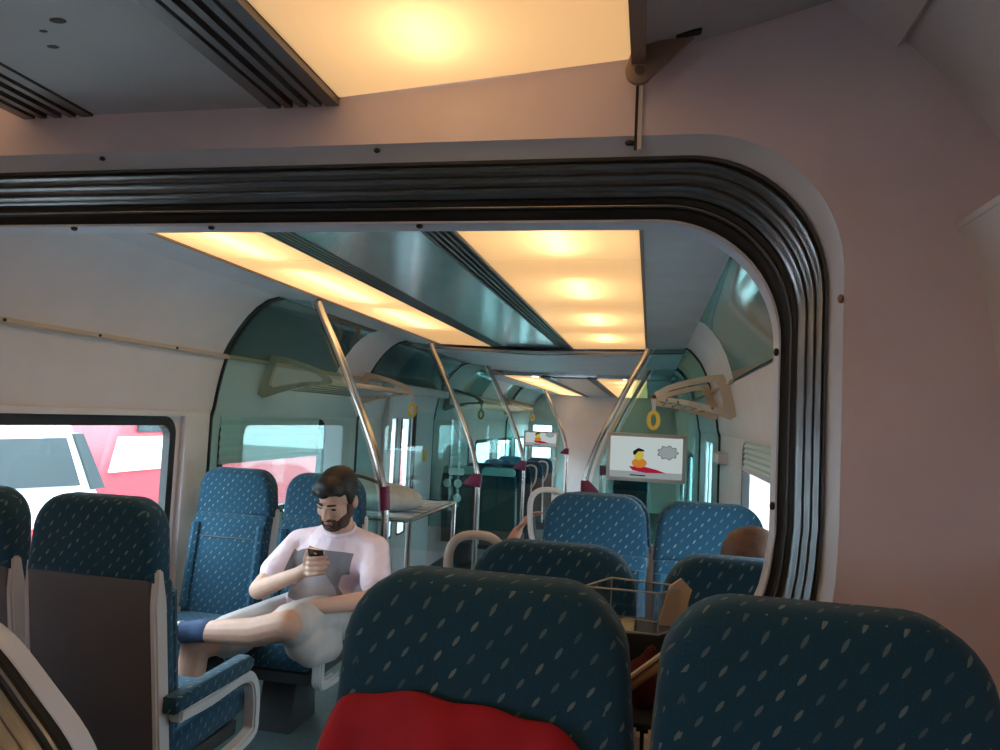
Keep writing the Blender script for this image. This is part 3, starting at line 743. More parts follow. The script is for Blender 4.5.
for k, (y, lab) in enumerate(((8.62, 'first left seat row behind the door glass'), (9.75, 'second left seat row'), (10.85, 'third left seat row'), (11.95, 'fourth left seat row'))):
    for j, x in enumerate((-2.24, -1.76)):
        t = make_seat('%s seat past the doors, %s' % (('wall side', 'aisle side')[j], lab), D_GRP, (x, y, -0.30), 0, handle=(1 if j == 1 and k else None))
        if k == 0:
            cv = slab_obj('headrest_cover', seat_outline(0.40, 1.12, 1.215, 0.05), 'y', -0.01, 0.12, 'headrest_cover', t, bevel=0.02)
            if j == 0: pass
for k, y in enumerate((9.75, 10.85)):
    make_seat('dark seat back past the doors on the right side, %s row' % ('first', 'second')[k], D_GRP, (-0.22, y, -0.30), 0, handle=-1)

# ------------------------------------------------------------------ glass screens with curved grab poles
def pole_path(m, s):
    # s=-1 left side, s=+1 right side (mirrored about the centre line)
    P = [(-1.905, 2.145), (-1.86, 2.05), (-1.78, 1.90), (-1.68, 1.70), (-1.585, 1.50), (-1.50, 1.30), (-1.445, 1.12), (-1.42, 0.98), (-1.415, 0.80), (-1.415, 0.4), (-1.415, 0.0)]
    if s > 0: P = [(-1.93 - x, z) for x, z in P]
    return P
def glass_screen(y, s, label, low=0.0, material='glass_teal', collar=True, stickers=False):
    narrow = (collar == 'narrow')
    t = empty('glass_screen', (0, y, low)); tag(t, label, 'glass screen', 'glass draught screens')
    P = pole_path(0, s)
    if low < 0: P = P[:-1] + [(P[-1][0], low)]
    path = [(x, 0, z-low) for x, z in P]
    tube_obj('grab_pole', catmull(path, 5), 0.023, 'steel', t, seg=12)
    if collar:
        x0, z0 = P[7]
        if narrow: tube_obj('collar', [(x0+0.012*s, 0, z0+0.13-low), (x0, 0, z0-low)], 0.029, 'magenta', t, seg=12)
        q = [(x0-0.03*-s*1.0, z0+0.06-low), (x0+0.03*-s, z0+0.055-low), (x0+0.028*-s, z0-0.06-low), (x0+0.13*s, z0-0.035-low)]
        if not narrow: slab_obj('collar', q, 'y', -0.03, 0.03, 'magenta', t, bevel=0.006, seg=1)
    # pane between the side wall and the pole
    off = 0.05*s
    inner = [(v.x + off, v.z) for v in catmull(path[:9], 4)] + [(P[9][0]+off, 0.35-low*0.5)]
    cove = COVE if s < 0 else COVE_R; fas = FASC if s < 0 else FASC_R
    e = 0.006*(-s)
    wx = (WL if s < 0 else WR) + e
    outer = [(wx, 0.35-low*0.5), (wx, 1.44-low)] + [(x+e, z-low) for x, z in fas[1:]] + [(x+e, z-low-0.004) for x, z in cove]
    slab_obj('pane', outer + inner, 'y', 0.016, 0.024, material, t)
    # black seal along the wall edge
    bm = bmesh.new(); tube(bm, [(x, 0.02, z) for x, z in outer], 0.011, 6); link('edge_seal', bm, 'rubber', t, smooth=True)
    if stickers:
        for k, (sx, sz) in enumerate(((-2.33, 0.72), (-2.20, 0.72), (-2.20, 0.55))):
            ring = [(sx+0.05*math.cos(2*PI*i/20), sz-low+0.05*math.sin(2*PI*i/20)) for i in range(20)]
            slab_obj('round_sticker', ring, 'y', 0.011, 0.0155, 'sticker', t)
        slab_obj('sticker', rrect(-2.32, -2.13, 0.82-low, 0.90-low, 0.02), 'y', 0.011, 0.0155, 'sticker', t)
    return t
glass_screen(3.88, -1, 'teal glass screen with curved steel pole right behind the seated man', collar='narrow')
glass_screen(6.10, -1, 'teal glass screen with curved pole just before the entrance door', material='glass_clear')
glass_screen(8.42, -1, 'teal glass screen with round stickers just past the entrance door', low=-0.3, material='glass_far', stickers=True)
glass_screen(6.10, 1, 'teal glass screen with curved pole behind the large monitor', low=0.0)
glass_screen(8.42, 1, 'teal glass screen on the right past the doors', low=-0.3, material='glass_far')
glass_screen(13.0, -1, 'distant teal glass screen with curved pole near the far end', low=-0.3, material='glass_far')

# ------------------------------------------------------------------ luggage racks, straps
def luggage_rack(y0, y1, s, label):
    t = empty('luggage_rack', (0.0, y0, 0)); tag(t, label, 'luggage rack', 'overhead luggage racks')
    def X(x): return x if s > 0 else -1.99 - x
    outer = [(0.005, 1.695), (0.02, 1.725), (0.10, 1.775), (0.22, 1.815), (0.34, 1.845), (0.44, 1.86), (0.478, 1.79), (0.505, 1.69), (0.525, 1.60), (0.49, 1.575), (0.36, 1.62), (0.20, 1.66), (0.05, 1.675)]
    inner = [(0.07, 1.705), (0.075, 1.715), (0.12, 1.745), (0.23, 1.78), (0.33, 1.805), (0.40, 1.81), (0.425, 1.76), (0.44, 1.70), (0.445, 1.66), (0.42, 1.645), (0.34, 1.665), (0.21, 1.69), (0.09, 1.70)]
    for yy in (0.0, y1-y0-0.03):
        ring_obj('bracket', [(X(x), z) for x, z in outer], [(X(x), z) for x, z in inner], 'y', yy, yy+0.03, 'rack', t)
    for x, z, r in ((0.02, 1.70, 0.016), (0.10, 1.682, 0.008), (0.17, 1.672, 0.008), (0.24, 1.662, 0.008), (0.31, 1.652, 0.008), (0.38, 1.642, 0.008)):
        tube_obj('bar', [(X(x), 0.0, z), (X(x), y1-y0, z)], r, 'rack' if r > 0.01 else 'steel', t, seg=8)
    return t
luggage_rack(4.75, 6.0, 1, 'tan overhead luggage rack with open bracket above the right wall window')
luggage_rack(4.35, 6.0, -1, 'tan overhead luggage rack seen through the left glass screen')
luggage_rack(8.7, 12.6, -1, 'distant overhead luggage rack past the doors')
def strap(x, y, z, label):
    t = empty('hanging_strap', (x, y, z)); tag(t, label, 'hand strap', 'yellow hand straps')
    box_obj('webbing', (-0.012, 0.012, -0.004, 0.004, -0.09, 0.0), 'frame_grey', t)
    bm = bmesh.new(); pts = [(0.03*math.cos(a), 0, -0.135+0.05*math.sin(a)) for a in [2*PI*k/16 for k in range(17)]]
    tube(bm, pts, 0.013, 8, cap=False); link('grip', bm, 'yellow', t, smooth=True)
strap(0.022, 4.72, 1.685, 'yellow hand strap hanging above the large monitor')
strap(-2.01, 6.03, 1.685, 'yellow hand strap hanging beside the entrance door')
strap(-2.01, 8.66, 1.685, 'yellow hand strap hanging past the door glass')
strap(-2.01, 12.63, 1.685, 'yellow hand strap hanging near the distant monitor')

# ------------------------------------------------------------------ monitors
def monitor(x0, x1, y, z0, z1, back, label):
    t = empty('monitor', ((x0+x1)/2, y, z0)); tag(t, label, 'monitor', 'information monitors')
    w, h = x1-x0, z1-z0
    fr_ = box_obj('bezel', (-w/2, w/2, -0.03, 0.03, 0, h), 'bezel', t, bevel=0.006)
    sw, s0, s1 = w/2-0.028, 0.028, h-0.028
    sc = box_obj('screen', (-sw, sw, -0.034, -0.029, s0, s1), 'screen_white', t)
    box_obj('lower_band', (-sw, sw, -0.0345, -0.0335, s0, s0+0.05), 'screen_grey', sc)
    def shape(nm, pts, m, d): slab_obj(nm, pts, 'y', -0.0345-d, -0.0335, m, sc)
    def ell(cx, cz, a, b, n=18): return [(cx+a*math.cos(2*PI*k/n), cz+b*math.sin(2*PI*k/n)) for k in range(n)]
    f = w/0.61
    shape('sled', [(-0.13*f, 0.115*f), (-0.10*f, 0.085*f), (0.0, 0.07*f), (0.16*f, 0.075*f), (0.08*f, 0.10*f), (-0.02*f, 0.12*f)], 'screen_red', 0.0006)
    shape('runner', [(-0.12*f, 0.045*f), (0.0, 0.043*f), (0.0, 0.052*f), (-0.12*f, 0.054*f)], 'screen_black', 0.0006)
    shape('figure_body', ell(-0.05*f, 0.145*f, 0.058*f, 0.038*f), 'screen_orange', 0.0009)
    shape('figure_head', ell(-0.055*f, 0.205*f, 0.038*f, 0.038*f), 'screen_yellow', 0.0012)
    shape('figure_hair', [(-0.10*f, 0.21*f), (-0.10*f, 0.235*f), (-0.06*f, 0.262*f), (-0.02*f, 0.25*f), (-0.012*f, 0.235*f), (-0.06*f, 0.235*f), (-0.085*f, 0.205*f)], 'screen_black', 0.0015)
    cl = [(0.165*f + (0.075+0.008*math.cos(9*a))*f*math.cos(a), 0.235*f + (0.052+0.006*math.cos(9*a))*f*math.sin(a)) for a in [2*PI*k/72 for k in range(72)]]
    shape('speech_cloud', cl, 'screen_black', 0.0006)
    shape('cloud_fill', [(0.165*f+(x-0.165*f)*0.93, 0.235*f+(z-0.235*f)*0.92) for x, z in cl], 'screen_grey', 0.0010)
    box_obj('mount_arm', (-0.06, 0.06, 0.03, back, h*0.35, h*0.65), 'bezel', t)
monitor(-0.325, 0.285, 5.88, 1.075, 1.45, 0.228, 'large wide monitor with a cartoon picture hanging over the facing seats')
monitor(-2.16, -1.56, 12.75, 1.04, 1.32, 0.26, 'small looking distant monitor with the same cartoon picture')
# white holder fixed on the right wall
tag(box_obj('fire_box', (WR-0.07, WR-0.001, 5.5, 6.0, 1.26, 1.34), 'wall_pale', bevel=0.01), 'small pale box fixed to the right wall beside the monitor', 'wall box')

# ------------------------------------------------------------------ luggage shelf with bag behind the man
t = empty('luggage_shelf', (-1.98, 5.3, 0)); tag(t, 'steel luggage shelf with slatted top behind the seated man', 'luggage shelf')
for x in (-0.5, 0.42):
    for y in (-0.55, 0.6): tube_obj('leg', [(x, y, 0), (x, y, 0.80)], 0.016, 'steel', t, seg=8)
for y in (-0.55, 0.6): tube_obj('rail', [(-0.5, y, 0.80), (0.42, y, 0.80)], 0.016, 'steel', t, seg=8)
for x in (-0.5, 0.42): tube_obj('rail', [(x, -0.55, 0.80), (x, 0.6, 0.80)], 0.016, 'steel', t, seg=8)
for k in range(7): box_obj('slat', (-0.5, 0.42, -0.48+k*0.165, -0.41+k*0.165, 0.79, 0.81), 'frame_grey', t)
bag = empty('duffel_bag', (-1.96, 5.1, 0.81)); tag(bag, 'soft grey bag lying on the luggage shelf', 'bag')
blob('bag_body', [('e', (0, 0, 0.10), (0.36, 0.26, 0.10)), ('e', (-0.16, 0.06, 0.15), (0.2, 0.2, 0.10)), ('e', (0.16, -0.02, 0.07), (0.22, 0.2, 0.07))], 0.018, 'bag_grey', bag)
tube_obj('carry_strap', catmull([(-0.2, -0.15, 0.2), (-0.1, -0.22, 0.26), (0.1, -0.22, 0.22), (0.2, -0.15, 0.12)], 4), 0.012, 'grey_cloth', bag, seg=8)

# ------------------------------------------------------------------ red jacket over the near seat, small table with acrylic box
jk = empty('red_jacket', (-0.223, 1.045, 1.115)); tag(jk, 'crumpled red jacket draped over the near dotted seat', 'jacket')
bm = bmesh.new(); NU, NV = 40, 16; grid = []
for i in range(NU+1):
    u = i/NU; x = -0.235 + 0.40*u
    top = -0.024 + 0.026*math.sin(min(u*3.2, 1)*PI*0.5) - 0.022*max(0, (u-0.40)/0.6)**1.0 - 0.05*max(0, (u-0.8)/0.2)**2 - 0.05*max(0, (0.1-u)/0.1)**2 + 0.003*math.sin(u*23)
    rowv = []
    for j in range(NV+1):
        v = j/NV; z = top - 0.55*v
        fold = 0.015*math.sin(u*15 + 3*v + 0.6) + 0.010*math.sin(u*29+1.3-5*v) + 0.006*math.sin(u*9 + 22*v)
        y = -0.012 - 0.040*math.sin(min(1, v*5)*PI/2) - fold*min(1, v*6) - 0.02*v
        rowv.append(bm.verts.new((x*(1+0.10*v), y, z)))
    grid.append(rowv)
for i in range(NU):
    for j in range(NV): bm.faces.new((grid[i][j], grid[i+1][j], grid[i+1][j+1], grid[i][j+1]))
g = bmesh.ops.extrude_face_region(bm, geom=bm.faces[:]); bmesh.ops.translate(bm, vec=(0, 0.010, -0.002), verts=[v for v in g['geom'] if isinstance(v, bmesh.types.BMVert)])
link('cloth_body', bm, 'red_cloth', jk, smooth=True, angle=80)
blob('sleeve', [('c', (0.05, -0.075, -0.10), (0.10, -0.085, -0.28), 0.045, 0.042), ('c', (0.10, -0.085, -0.28), (0.07, -0.10, -0.45), 0.042, 0.036)], 0.01, 'red_cloth', jk)

tb = empty('leaflet_stand', (0.0, 1.36, 0.10)); tag(tb, 'leaflet stand with clear acrylic box and wood ledge between the near seats', 'leaflet stand')
tube_obj('post', [(0.0, 0.0, 0.0), (0.0, 0.0, 0.90)], 0.02, 'seat_base', tb)
box_obj('shelf', (-0.10, 0.10, -0.055, 0.06, 0.90, 0.912), 'seat_base', tb, bevel=0.003)
slab_obj('wood_ledge', [(-0.055, 0.930), (0.090, 1.055), (0.090, 1.070), (-0.055, 0.946)], 'y', -0.062, -0.048, 'wood', tb, bevel=0.002, seg=1)
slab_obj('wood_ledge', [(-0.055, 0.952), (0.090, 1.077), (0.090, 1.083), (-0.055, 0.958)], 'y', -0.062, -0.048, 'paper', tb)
A_ = [(-0.105, -0.045), (0.026, -0.045), (0.078, 0.03), (-0.06, 0.05)]     # plan of the acrylic box
Z0, Z1 = 1.060, 1.130
for i in range(4):
    p, q = Vector((*A_[i], 0)), Vector((*A_[(i+1) % 4], 0)); n = (q-p).normalized().cross(Vector((0, 0, 1)))*0.003
    bm = bmesh.new(); vs = [bm.verts.new((v.x, v.y, z)) for z in (Z0, Z1) for v in (p, q, q+n, p+n)]
    for f in ((0, 1, 2, 3), (4, 7, 6, 5), (0, 4, 5, 1), (1, 5, 6, 2), (2, 6, 7, 3), (3, 7, 4, 0)): bm.faces.new([vs[k] for k in f])
    link('pane', bm, 'acrylic', tb)
    for z in (Z0, Z1): tube_obj('edge', [(p.x, p.y, z), (q.x, q.y, z)], 0.0018, 'acrylic_edge', tb, seg=6)
    tube_obj('edge', [(p.x, p.y, Z0), (p.x, p.y, Z1)], 0.0018, 'acrylic_edge', tb, seg=6)
box_obj('back_plate', (-0.06, 0.05, 0.045, 0.05, 0.912, 1.062), 'seat_base', tb)
slab_obj('box_floor', A_, 'z', Z0-0.003, Z0, 'acrylic', tb)
lf = tag(slab_obj('leaflet', [(-0.022, 0.0), (0.018, 0.004), (0.026, 0.072), (0.004, 0.088), (-0.014, 0.07)], 'y', -0.003, 0.003, 'paper'), 'tan leaflet standing in the corner of the clear box', 'leaflet')
lf.location = (0.048, 1.366, 1.162); lf.rotation_euler = (0.0, 0.15, 0.2)
pc = tag(blob('pouch', [('e', (0, 0, 0.045), (0.032, 0.022, 0.045)), ('c', (0.0, 0, 0.07), (0.018, 0, 0.105), 0.014, 0.010)], 0.006, 'dark_red'), 'dark red pouch standing on the leaflet stand', 'pouch')
pc.location = (0.0, 1.37, 1.013)

# ------------------------------------------------------------------ people
def limb(*pts):
    """chain of tapered limbs: pts = (x, y, z, r)"""
    return [('c', a[:3], b[:3], a[3], b[3]) for a, b in zip(pts[:-1], pts[1:])]
def rotm(rx=0, ry=0, rz=0):
    return Matrix.Rotation(rz, 3, 'Z') @ Matrix.Rotation(ry, 3, 'Y') @ Matrix.Rotation(rx, 3, 'X')

def head_shapes(c, R, k=1.0):
    """skull, jaw, nose, brow, ears; the face looks along local -Y"""
    c = Vector(c)
    def P(x, y, z): return tuple(c + R @ Vector((x*k, y*k, z*k)))
    E = lambda p, r: ('e', P(*p), tuple(q*k for q in r), R)
    s = [E((0, 0.012, 0.035), (0.076, 0.094, 0.088)), E((0, -0.025, -0.03), (0.062, 0.066, 0.085)), E((0, -0.045, -0.085), (0.040, 0.040, 0.034)),
         E((0, -0.078, 0.012), (0.050, 0.018, 0.012)), E((0.036, -0.062, -0.025), (0.022, 0.022, 0.026)), E((-0.036, -0.062, -0.025), (0.022, 0.022, 0.026)),
         ('c', P(0, -0.086, 0.006), P(0, -0.106, -0.034), 0.009*k, 0.014*k), E((0, -0.092, -0.038), (0.019, 0.013, 0.010)),
         E((0, -0.080, -0.066), (0.024, 0.012, 0.012))]
    for sx in (-1, 1): s.append(E((sx*0.078, 0.018, -0.01), (0.012, 0.022, 0.034)))
    return s, P

def hand_shapes(w, d, n, spread, curl=0.5, k=1.0, thumb=1):
    """palm and five bent fingers: w wrist, d pointing direction, n palm normal (fingers curl towards n)"""
    w, d, n = Vector(w), Vector(d).normalized(), Vector(n).normalized()
    n = (n - d*n.dot(d)).normalized(); s = d.cross(n)*spread
    sh = []
    for i in range(4):
        o = (i-1.5)*0.019*k; sh.append(('c', tuple(w+s*o*0.7+d*0.01*k), tuple(w+s*o+d*0.078*k), 0.013*k, 0.0115*k))
        L = (0.040, 0.046, 0.043, 0.034)[i]*k
        p = w+s*o+d*0.080*k; a = curl*0.8
        for seg in range(3):
            dd = d*math.cos(a) + n*math.sin(a); q = p + dd*L*(1.0, 0.65, 0.5)[seg]
            sh.append(('c', tuple(p), tuple(q), (0.0098-0.0008*seg)*k, (0.0092-0.001*seg)*k)); p = q; a += curl
    tb_ = w - s*0.026*k*thumb + d*0.022*k
    t1 = tb_ + (d*0.7 - s*0.7*thumb + n*0.35).normalized()*0.04*k; t2 = t1 + (d*0.95 - s*0.05*thumb + n*0.35).normalized()*0.03*k
    sh += [('c', tuple(tb_), tuple(t1), 0.0135*k, 0.011*k), ('c', tuple(t1), tuple(t2), 0.011*k, 0.0088*k)]
    return sh

# --- man with phone; origin on the floor under his hips
MO = Vector((-1.60, 3.42, 0.0))
man = empty('person', MO); tag(man, 'man in pale pink t-shirt and shorts sitting with crossed legs, looking at phone', 'person')
def w(x, y, z, r=None):
    p = (x-MO.x, y-MO.y, z-MO.z); return p if r is None else (*p, r)
HR = rotm(rx=0.42, rz=-0.10, ry=0.06)
HC = w(-1.455, 3.30, 1.095)
hs, HP = head_shapes(HC, HR, 1.10)
SR, EL_R, WR_R = w(-1.69, 3.42, 0.850), w(-1.785, 3.22, 0.655), w(-1.50, 3.03, 0.79)
SL, EL_L, WR_L = w(-1.29, 3.42, 0.850), w(-1.215, 3.26, 0.655), w(-1.44, 3.04, 0.645)
KL, AL = w(-1.455, 2.87, 0.615), w(-1.90, 2.90, 0.535)
KR, AR = w(-1.93, 2.96, 0.45), w(-1.96, 2.88, 0.09)
HL, HRt = w(-1.50, 3.42, 0.50), w(-1.68, 3.42, 0.50)
body = list(hs)
body += limb(w(-1.46, 3.37, 0.98, 0.062), w(-1.475, 3.42, 0.90, 0.075), w(-1.50, 3.45, 0.80, 0.12), w(-1.55, 3.46, 0.62, 0.12), w(-1.59, 3.44, 0.52, 0.13))
body += limb((*SR, 0.06), (*EL_R, 0.046), (*WR_R, 0.030)) + limb((*SL, 0.06), (*EL_L, 0.047), (*WR_L, 0.031))
body += limb((*HL, 0.095), (*KL, 0.064), tuple([KL[0]-0.14, KL[1]+0.01, KL[2]-0.045, 0.062]), (*AL, 0.040)) + limb((*HRt, 0.095), (*KR, 0.062), (KR[0]-0.01, KR[1]+0.0, KR[2]-0.12, 0.06), (*AR, 0.042))
body += limb((*WR_R, 0.030), w(-1.455, 3.005, 0.815, 0.030), w(-1.425, 3.0, 0.835, 0.030), w(-1.415, 3.0, 0.86, 0.022))
for i in range(4):          # fingers wrapped round the back of the phone
    z = 0.812 + 0.0225*i; e = (0.0, 0.010, 0.012, 0.004)[i]
    body += limb(w(-1.435, 2.985, z-0.004, 0.0105), w(-1.405, 2.946, z, 0.0096), w(-1.366+e, 2.942, z+0.007, 0.0092), w(-1.340+e, 2.962, z+0.010, 0.0084))
body += limb(w(-1.445, 3.0, 0.83, 0.016), w(-1.437, 2.972, 0.872, 0.0125), w(-1.425, 2.962, 0.905, 0.010))
body += hand_shapes(WR_L, (-0.95, -0.15, -0.05), (0, 0.3, -1), 1, curl=0.3, k=1.05, thumb=1)
bd = blob('body', body, 0.0045, 'skin', man, smooth_it=2)
# clothes
shirt = limb(w(-1.475, 3.43, 0.895, 0.088), w(-1.50, 3.44, 0.82, 0.155), w(-1.53, 3.45, 0.70, 0.158), w(-1.57, 3.44, 0.57, 0.155))
shirt += [('e', w(-1.40, 3.43, 0.80), (0.135, 0.125, 0.11), None), ('e', w(-1.60, 3.43, 0.78), (0.135, 0.125, 0.11), None), ('e', w(-1.545, 3.38, 0.60), (0.165, 0.14, 0.11), None)]
def lerp(a, b, t): return tuple(a[i]+(b[i]-a[i])*t for i in range(3))
shirt += limb((-1.50-MO.x, 0.0, 0.885, 0.075), (*SR, 0.070), (*lerp(SR, EL_R, 0.62), 0.072)) + limb((-1.45-MO.x, 0.0, 0.89, 0.075), (*SL, 0.070), (*lerp(SL, EL_L, 0.66), 0.074))
blob('t_shirt', shirt, 0.009, 'shirt', man, smooth_it=5)
col_ = []
for k in range(17):
    a = 2*PI*k/16; col_.append((-1.467-MO.x + 0.075*math.cos(a), -0.035 + 0.068*math.sin(a), 0.945 + 0.028*math.sin(a)))
bm = bmesh.new(); tube(bm, col_, 0.008, 8, cap=False); link('collar', bm, 'shirt', man, smooth=True)
sh = limb((*HL, 0.125), (*lerp(HL, KL, 0.5), 0.108), (*lerp(HL, KL, 0.86), 0.094)) + limb((*HRt, 0.12), (*lerp(HRt, KR, 0.70), 0.098)) + [('e', w(-1.59, 3.42, 0.50), (0.19, 0.15, 0.11), None), ('c', w(-1.435, 3.00, 0.51), w(-1.47, 3.25, 0.46), 0.085, 0.10), ('c', w(-1.41, 3.02, 0.46), w(-1.42, 3.22, 0.43), 0.062, 0.07)]
blob('shorts', sh, 0.009, 'shorts', man, smooth_it=4)
d_ = (Vector(AL)-Vector(KL)).normalized()
a0 = Vector(AL)-d_*0.06
blob('sock', limb((*a0, 0.050), (*Vector(AL), 0.047), (AL[0]-0.05, AL[1]-0.01, AL[2]-0.008, 0.046)), 0.006, 'sock', man, 2)
blob('sock', limb((AR[0], AR[1], AR[2]+0.08, 0.048), (*AR, 0.047)), 0.008, 'sock', man, 2)
bm = bmesh.new(); tube(bm, [Vector(AL)+Vector((-0.050, -0.01, -0.006)), Vector(AL)+Vector((-0.075, -0.012, -0.012))], [0.0495, 0.047], 16); link('sock_band', bm, 'sock_light', man, smooth=True)
blob('shoe', [('c', (AL[0]-0.085, AL[1]-0.01, AL[2]-0.01), (AL[0]-0.13, AL[1]+0.0, AL[2]+0.01), 0.05, 0.046), ('c', (AL[0]-0.11, AL[1]-0.02, AL[2]-0.01), (AL[0]-0.15, AL[1]-0.17, AL[2]+0.05), 0.048, 0.038)], 0.008, 'shoe', man, 3)
blob('shoe', [('c', (AR[0], AR[1]+0.02, 0.05), (AR[0]-0.02, AR[1]-0.17, 0.042), 0.048, 0.040)], 0.008, 'shoe', man, 3)
# hair, beard, brows, eyes, mouth
def HE(p, r): return ('e', HP(*p), tuple(q*1.10 for q in r), HR)
blob('hair', [HE((0, 0.026, 0.062), (0.085, 0.092, 0.078)), HE((0.0, -0.042, 0.090), (0.066, 0.050, 0.040)), HE((-0.050, -0.048, 0.068), (0.026, 0.040, 0.032)), HE((-0.018, -0.074, 0.066), (0.034, 0.020, 0.026)), HE((0.022, -0.070, 0.078), (0.034, 0.020, 0.022)), HE((0.052, -0.040, 0.072), (0.022, 0.036, 0.026)),
              HE((-0.072, 0.005, 0.035), (0.015, 0.035, 0.05)), HE((0.072, 0.005, 0.035), (0.015, 0.035, 0.05)), HE((0, 0.075, -0.01), (0.062, 0.035, 0.06))], 0.006, 'hair_dark', man, 2)
blob('beard', [HE((0, -0.050, -0.100), (0.046, 0.040, 0.026)), HE((0.044, -0.030, -0.075), (0.024, 0.040, 0.040)), HE((-0.044, -0.030, -0.075), (0.024, 0.040, 0.040)), HE((0.065, -0.006, -0.035), (0.012, 0.022, 0.042)), HE((-0.065, -0.006, -0.035), (0.012, 0.022, 0.042)),
               HE((0, -0.091, -0.054), (0.030, 0.008, 0.007)), HE((0.028, -0.080, -0.07), (0.009, 0.012, 0.02)), HE((-0.028, -0.080, -0.07), (0.009, 0.012, 0.02)), HE((0, -0.084, -0.088), (0.018, 0.010, 0.010))], 0.005, 'beard', man, 1)
blob('mouth', [HE((0, -0.092, -0.069), (0.019, 0.006, 0.005))], 0.003, 'lips', man, 1)
for sx in (-1, 1):
    blob('eyebrow', [('c', HP(sx*0.014, -0.094, 0.020), HP(sx*0.048, -0.084, 0.024), 0.0062, 0.0045)], 0.003, 'hair_dark', man, 1)
    blob('eye', [HE((sx*0.030, -0.080, -0.002), (0.014, 0.006, 0.0055))], 0.0028, 'eye', man, 1)
# phone
ph = empty('phone', (-1.385, 2.972, 0.880)); tag(ph, 'black mobile phone held in the seated man\'s hand', 'phone')
ph.rotation_euler = (0.75, 0.1, 0.15)
box_obj('case', (-0.034, 0.034, -0.006, 0.006, -0.062, 0.062), 'phone', ph, bevel=0.005)
box_obj('camera_lens', (-0.006, 0.006, -0.0085, -0.005, 0.035, 0.047), 'silver', ph, bevel=0.001)
box_obj('side_rim', (-0.036, 0.036, -0.003, 0.003, -0.064, 0.064), 'silver', ph, bevel=0.001)

def simple_person(o, label, top, skin, hair, lean=0.0, sc=1.0, head_up=0.0, arm_out=False, hairlong=False):
    """passenger seated facing +Y"""
    p = empty('person', o, 0); tag(p, label, 'person')
    R = rotm(rz=PI, rx=0.05)
    hc = (lean, 0.04, 1.12*sc+head_up); hs_, HPp = head_shapes(hc, R, 1.0*sc)
    b = hs_ + limb((lean*0.8, 0.02, 1.02*sc+head_up, 0.052), (lean*0.6, 0.0, 0.93*sc, 0.06), (lean*0.3, 0.0, 0.75*sc, 0.11), (0, 0.0, 0.55, 0.12))
    SLp, SRp = (-0.175*sc+lean*0.6, 0.0, 0.87*sc), (0.175*sc+lean*0.6, 0.0, 0.87*sc)
    if arm_out: EL, WLp = (-0.37, 0.03, 0.80), (-0.33, 0.22, 0.93)
    else: EL, WLp = (-0.20, 0.12, 0.62), (-0.10, 0.33, 0.58)
    ER, WRp = (0.20, 0.12, 0.62), (0.10, 0.33, 0.58)
    for S_, E_, W_ in ((SLp, EL, WLp), (SRp, ER, WRp)): b += limb((*S_, 0.052), (*E_, 0.042), (*W_, 0.028))
    b += hand_shapes(WLp, (0.3, 0.9, 0.0) if not arm_out else (0.5, 0.2, 0.8), (0, 0, -1) if not arm_out else (1, 0, 0), 1, 0.4) + hand_shapes(WRp, (-0.3, 0.9, 0.0), (0, 0, -1), 1, 0.4, thumb=-1)
    for sx in (-1, 1): b += limb((sx*0.1, 0.0, 0.53, 0.09), (sx*0.12, 0.44, 0.52, 0.06), (sx*0.12, 0.45, 0.38, 0.058), (sx*0.12, 0.46, 0.09, 0.04)) + [('c', (sx*0.12, 0.44, 0.045), (sx*0.12, 0.60, 0.04), 0.042, 0.036)]
    blob('body', b, 0.009, skin, p, 3)
    top_s = limb((lean*0.6, 0.0, 0.90*sc, 0.075), (lean*0.4, 0.0, 0.80*sc, 0.15), (0, 0, 0.56, 0.155))
    for S_, E_ in ((SLp, EL), (SRp, ER)): top_s += limb((lean*0.6, 0.0, 0.89*sc, 0.065), (*S_, 0.066), (*lerp(S_, E_, 0.5), 0.06))
    blob('top', top_s, 0.012, top, p, 4)
    tr = [('e', (0, 0.0, 0.53), (0.18, 0.14, 0.11), None)]
    for sx in (-1, 1): tr += limb((sx*0.1, 0.0, 0.53, 0.105), (sx*0.12, 0.44, 0.52, 0.075), (sx*0.12, 0.45, 0.38, 0.07), (sx*0.12, 0.46, 0.12, 0.055))
    blob('trousers', tr, 0.012, 'grey_cloth', p, 4)
    def H(q, r): return ('e', HPp(*q), tuple(v*sc for v in r), R)
    hh = [H((0, 0.024, 0.055), (0.088, 0.098, 0.086)), H((0, -0.04, 0.095), (0.066, 0.05, 0.036)), H((0, 0.07, -0.02), (0.07, 0.045, 0.075))]
    if hairlong: hh += [H((0, 0.07, -0.10), (0.075, 0.04, 0.09))]
    blob('hair', hh, 0.008, hair, p, 2)
    for sx in (-1, 1): blob('eye', [H((sx*0.030, -0.083, -0.002), (0.012, 0.006, 0.006))], 0.003, 'eye', p, 1)
    blob('mouth', [H((0, -0.091, -0.068), (0.02, 0.006, 0.005))], 0.003, 'lips', p, 1)
    return p
simple_person((0.25, 2.15, -0.01), 'brown haired passenger whose head shows above the dark seat by the right wall', 'grey_cloth', 'skin', 'hair_brown', lean=0.045, sc=1.0)
simple_person((-0.33, 3.60, 0.0), 'passenger in black with bare bent arm behind the facing seats', 'black_cloth', 'skin_dark', 'hair_dark', lean=-0.06, sc=0.86, arm_out=True)

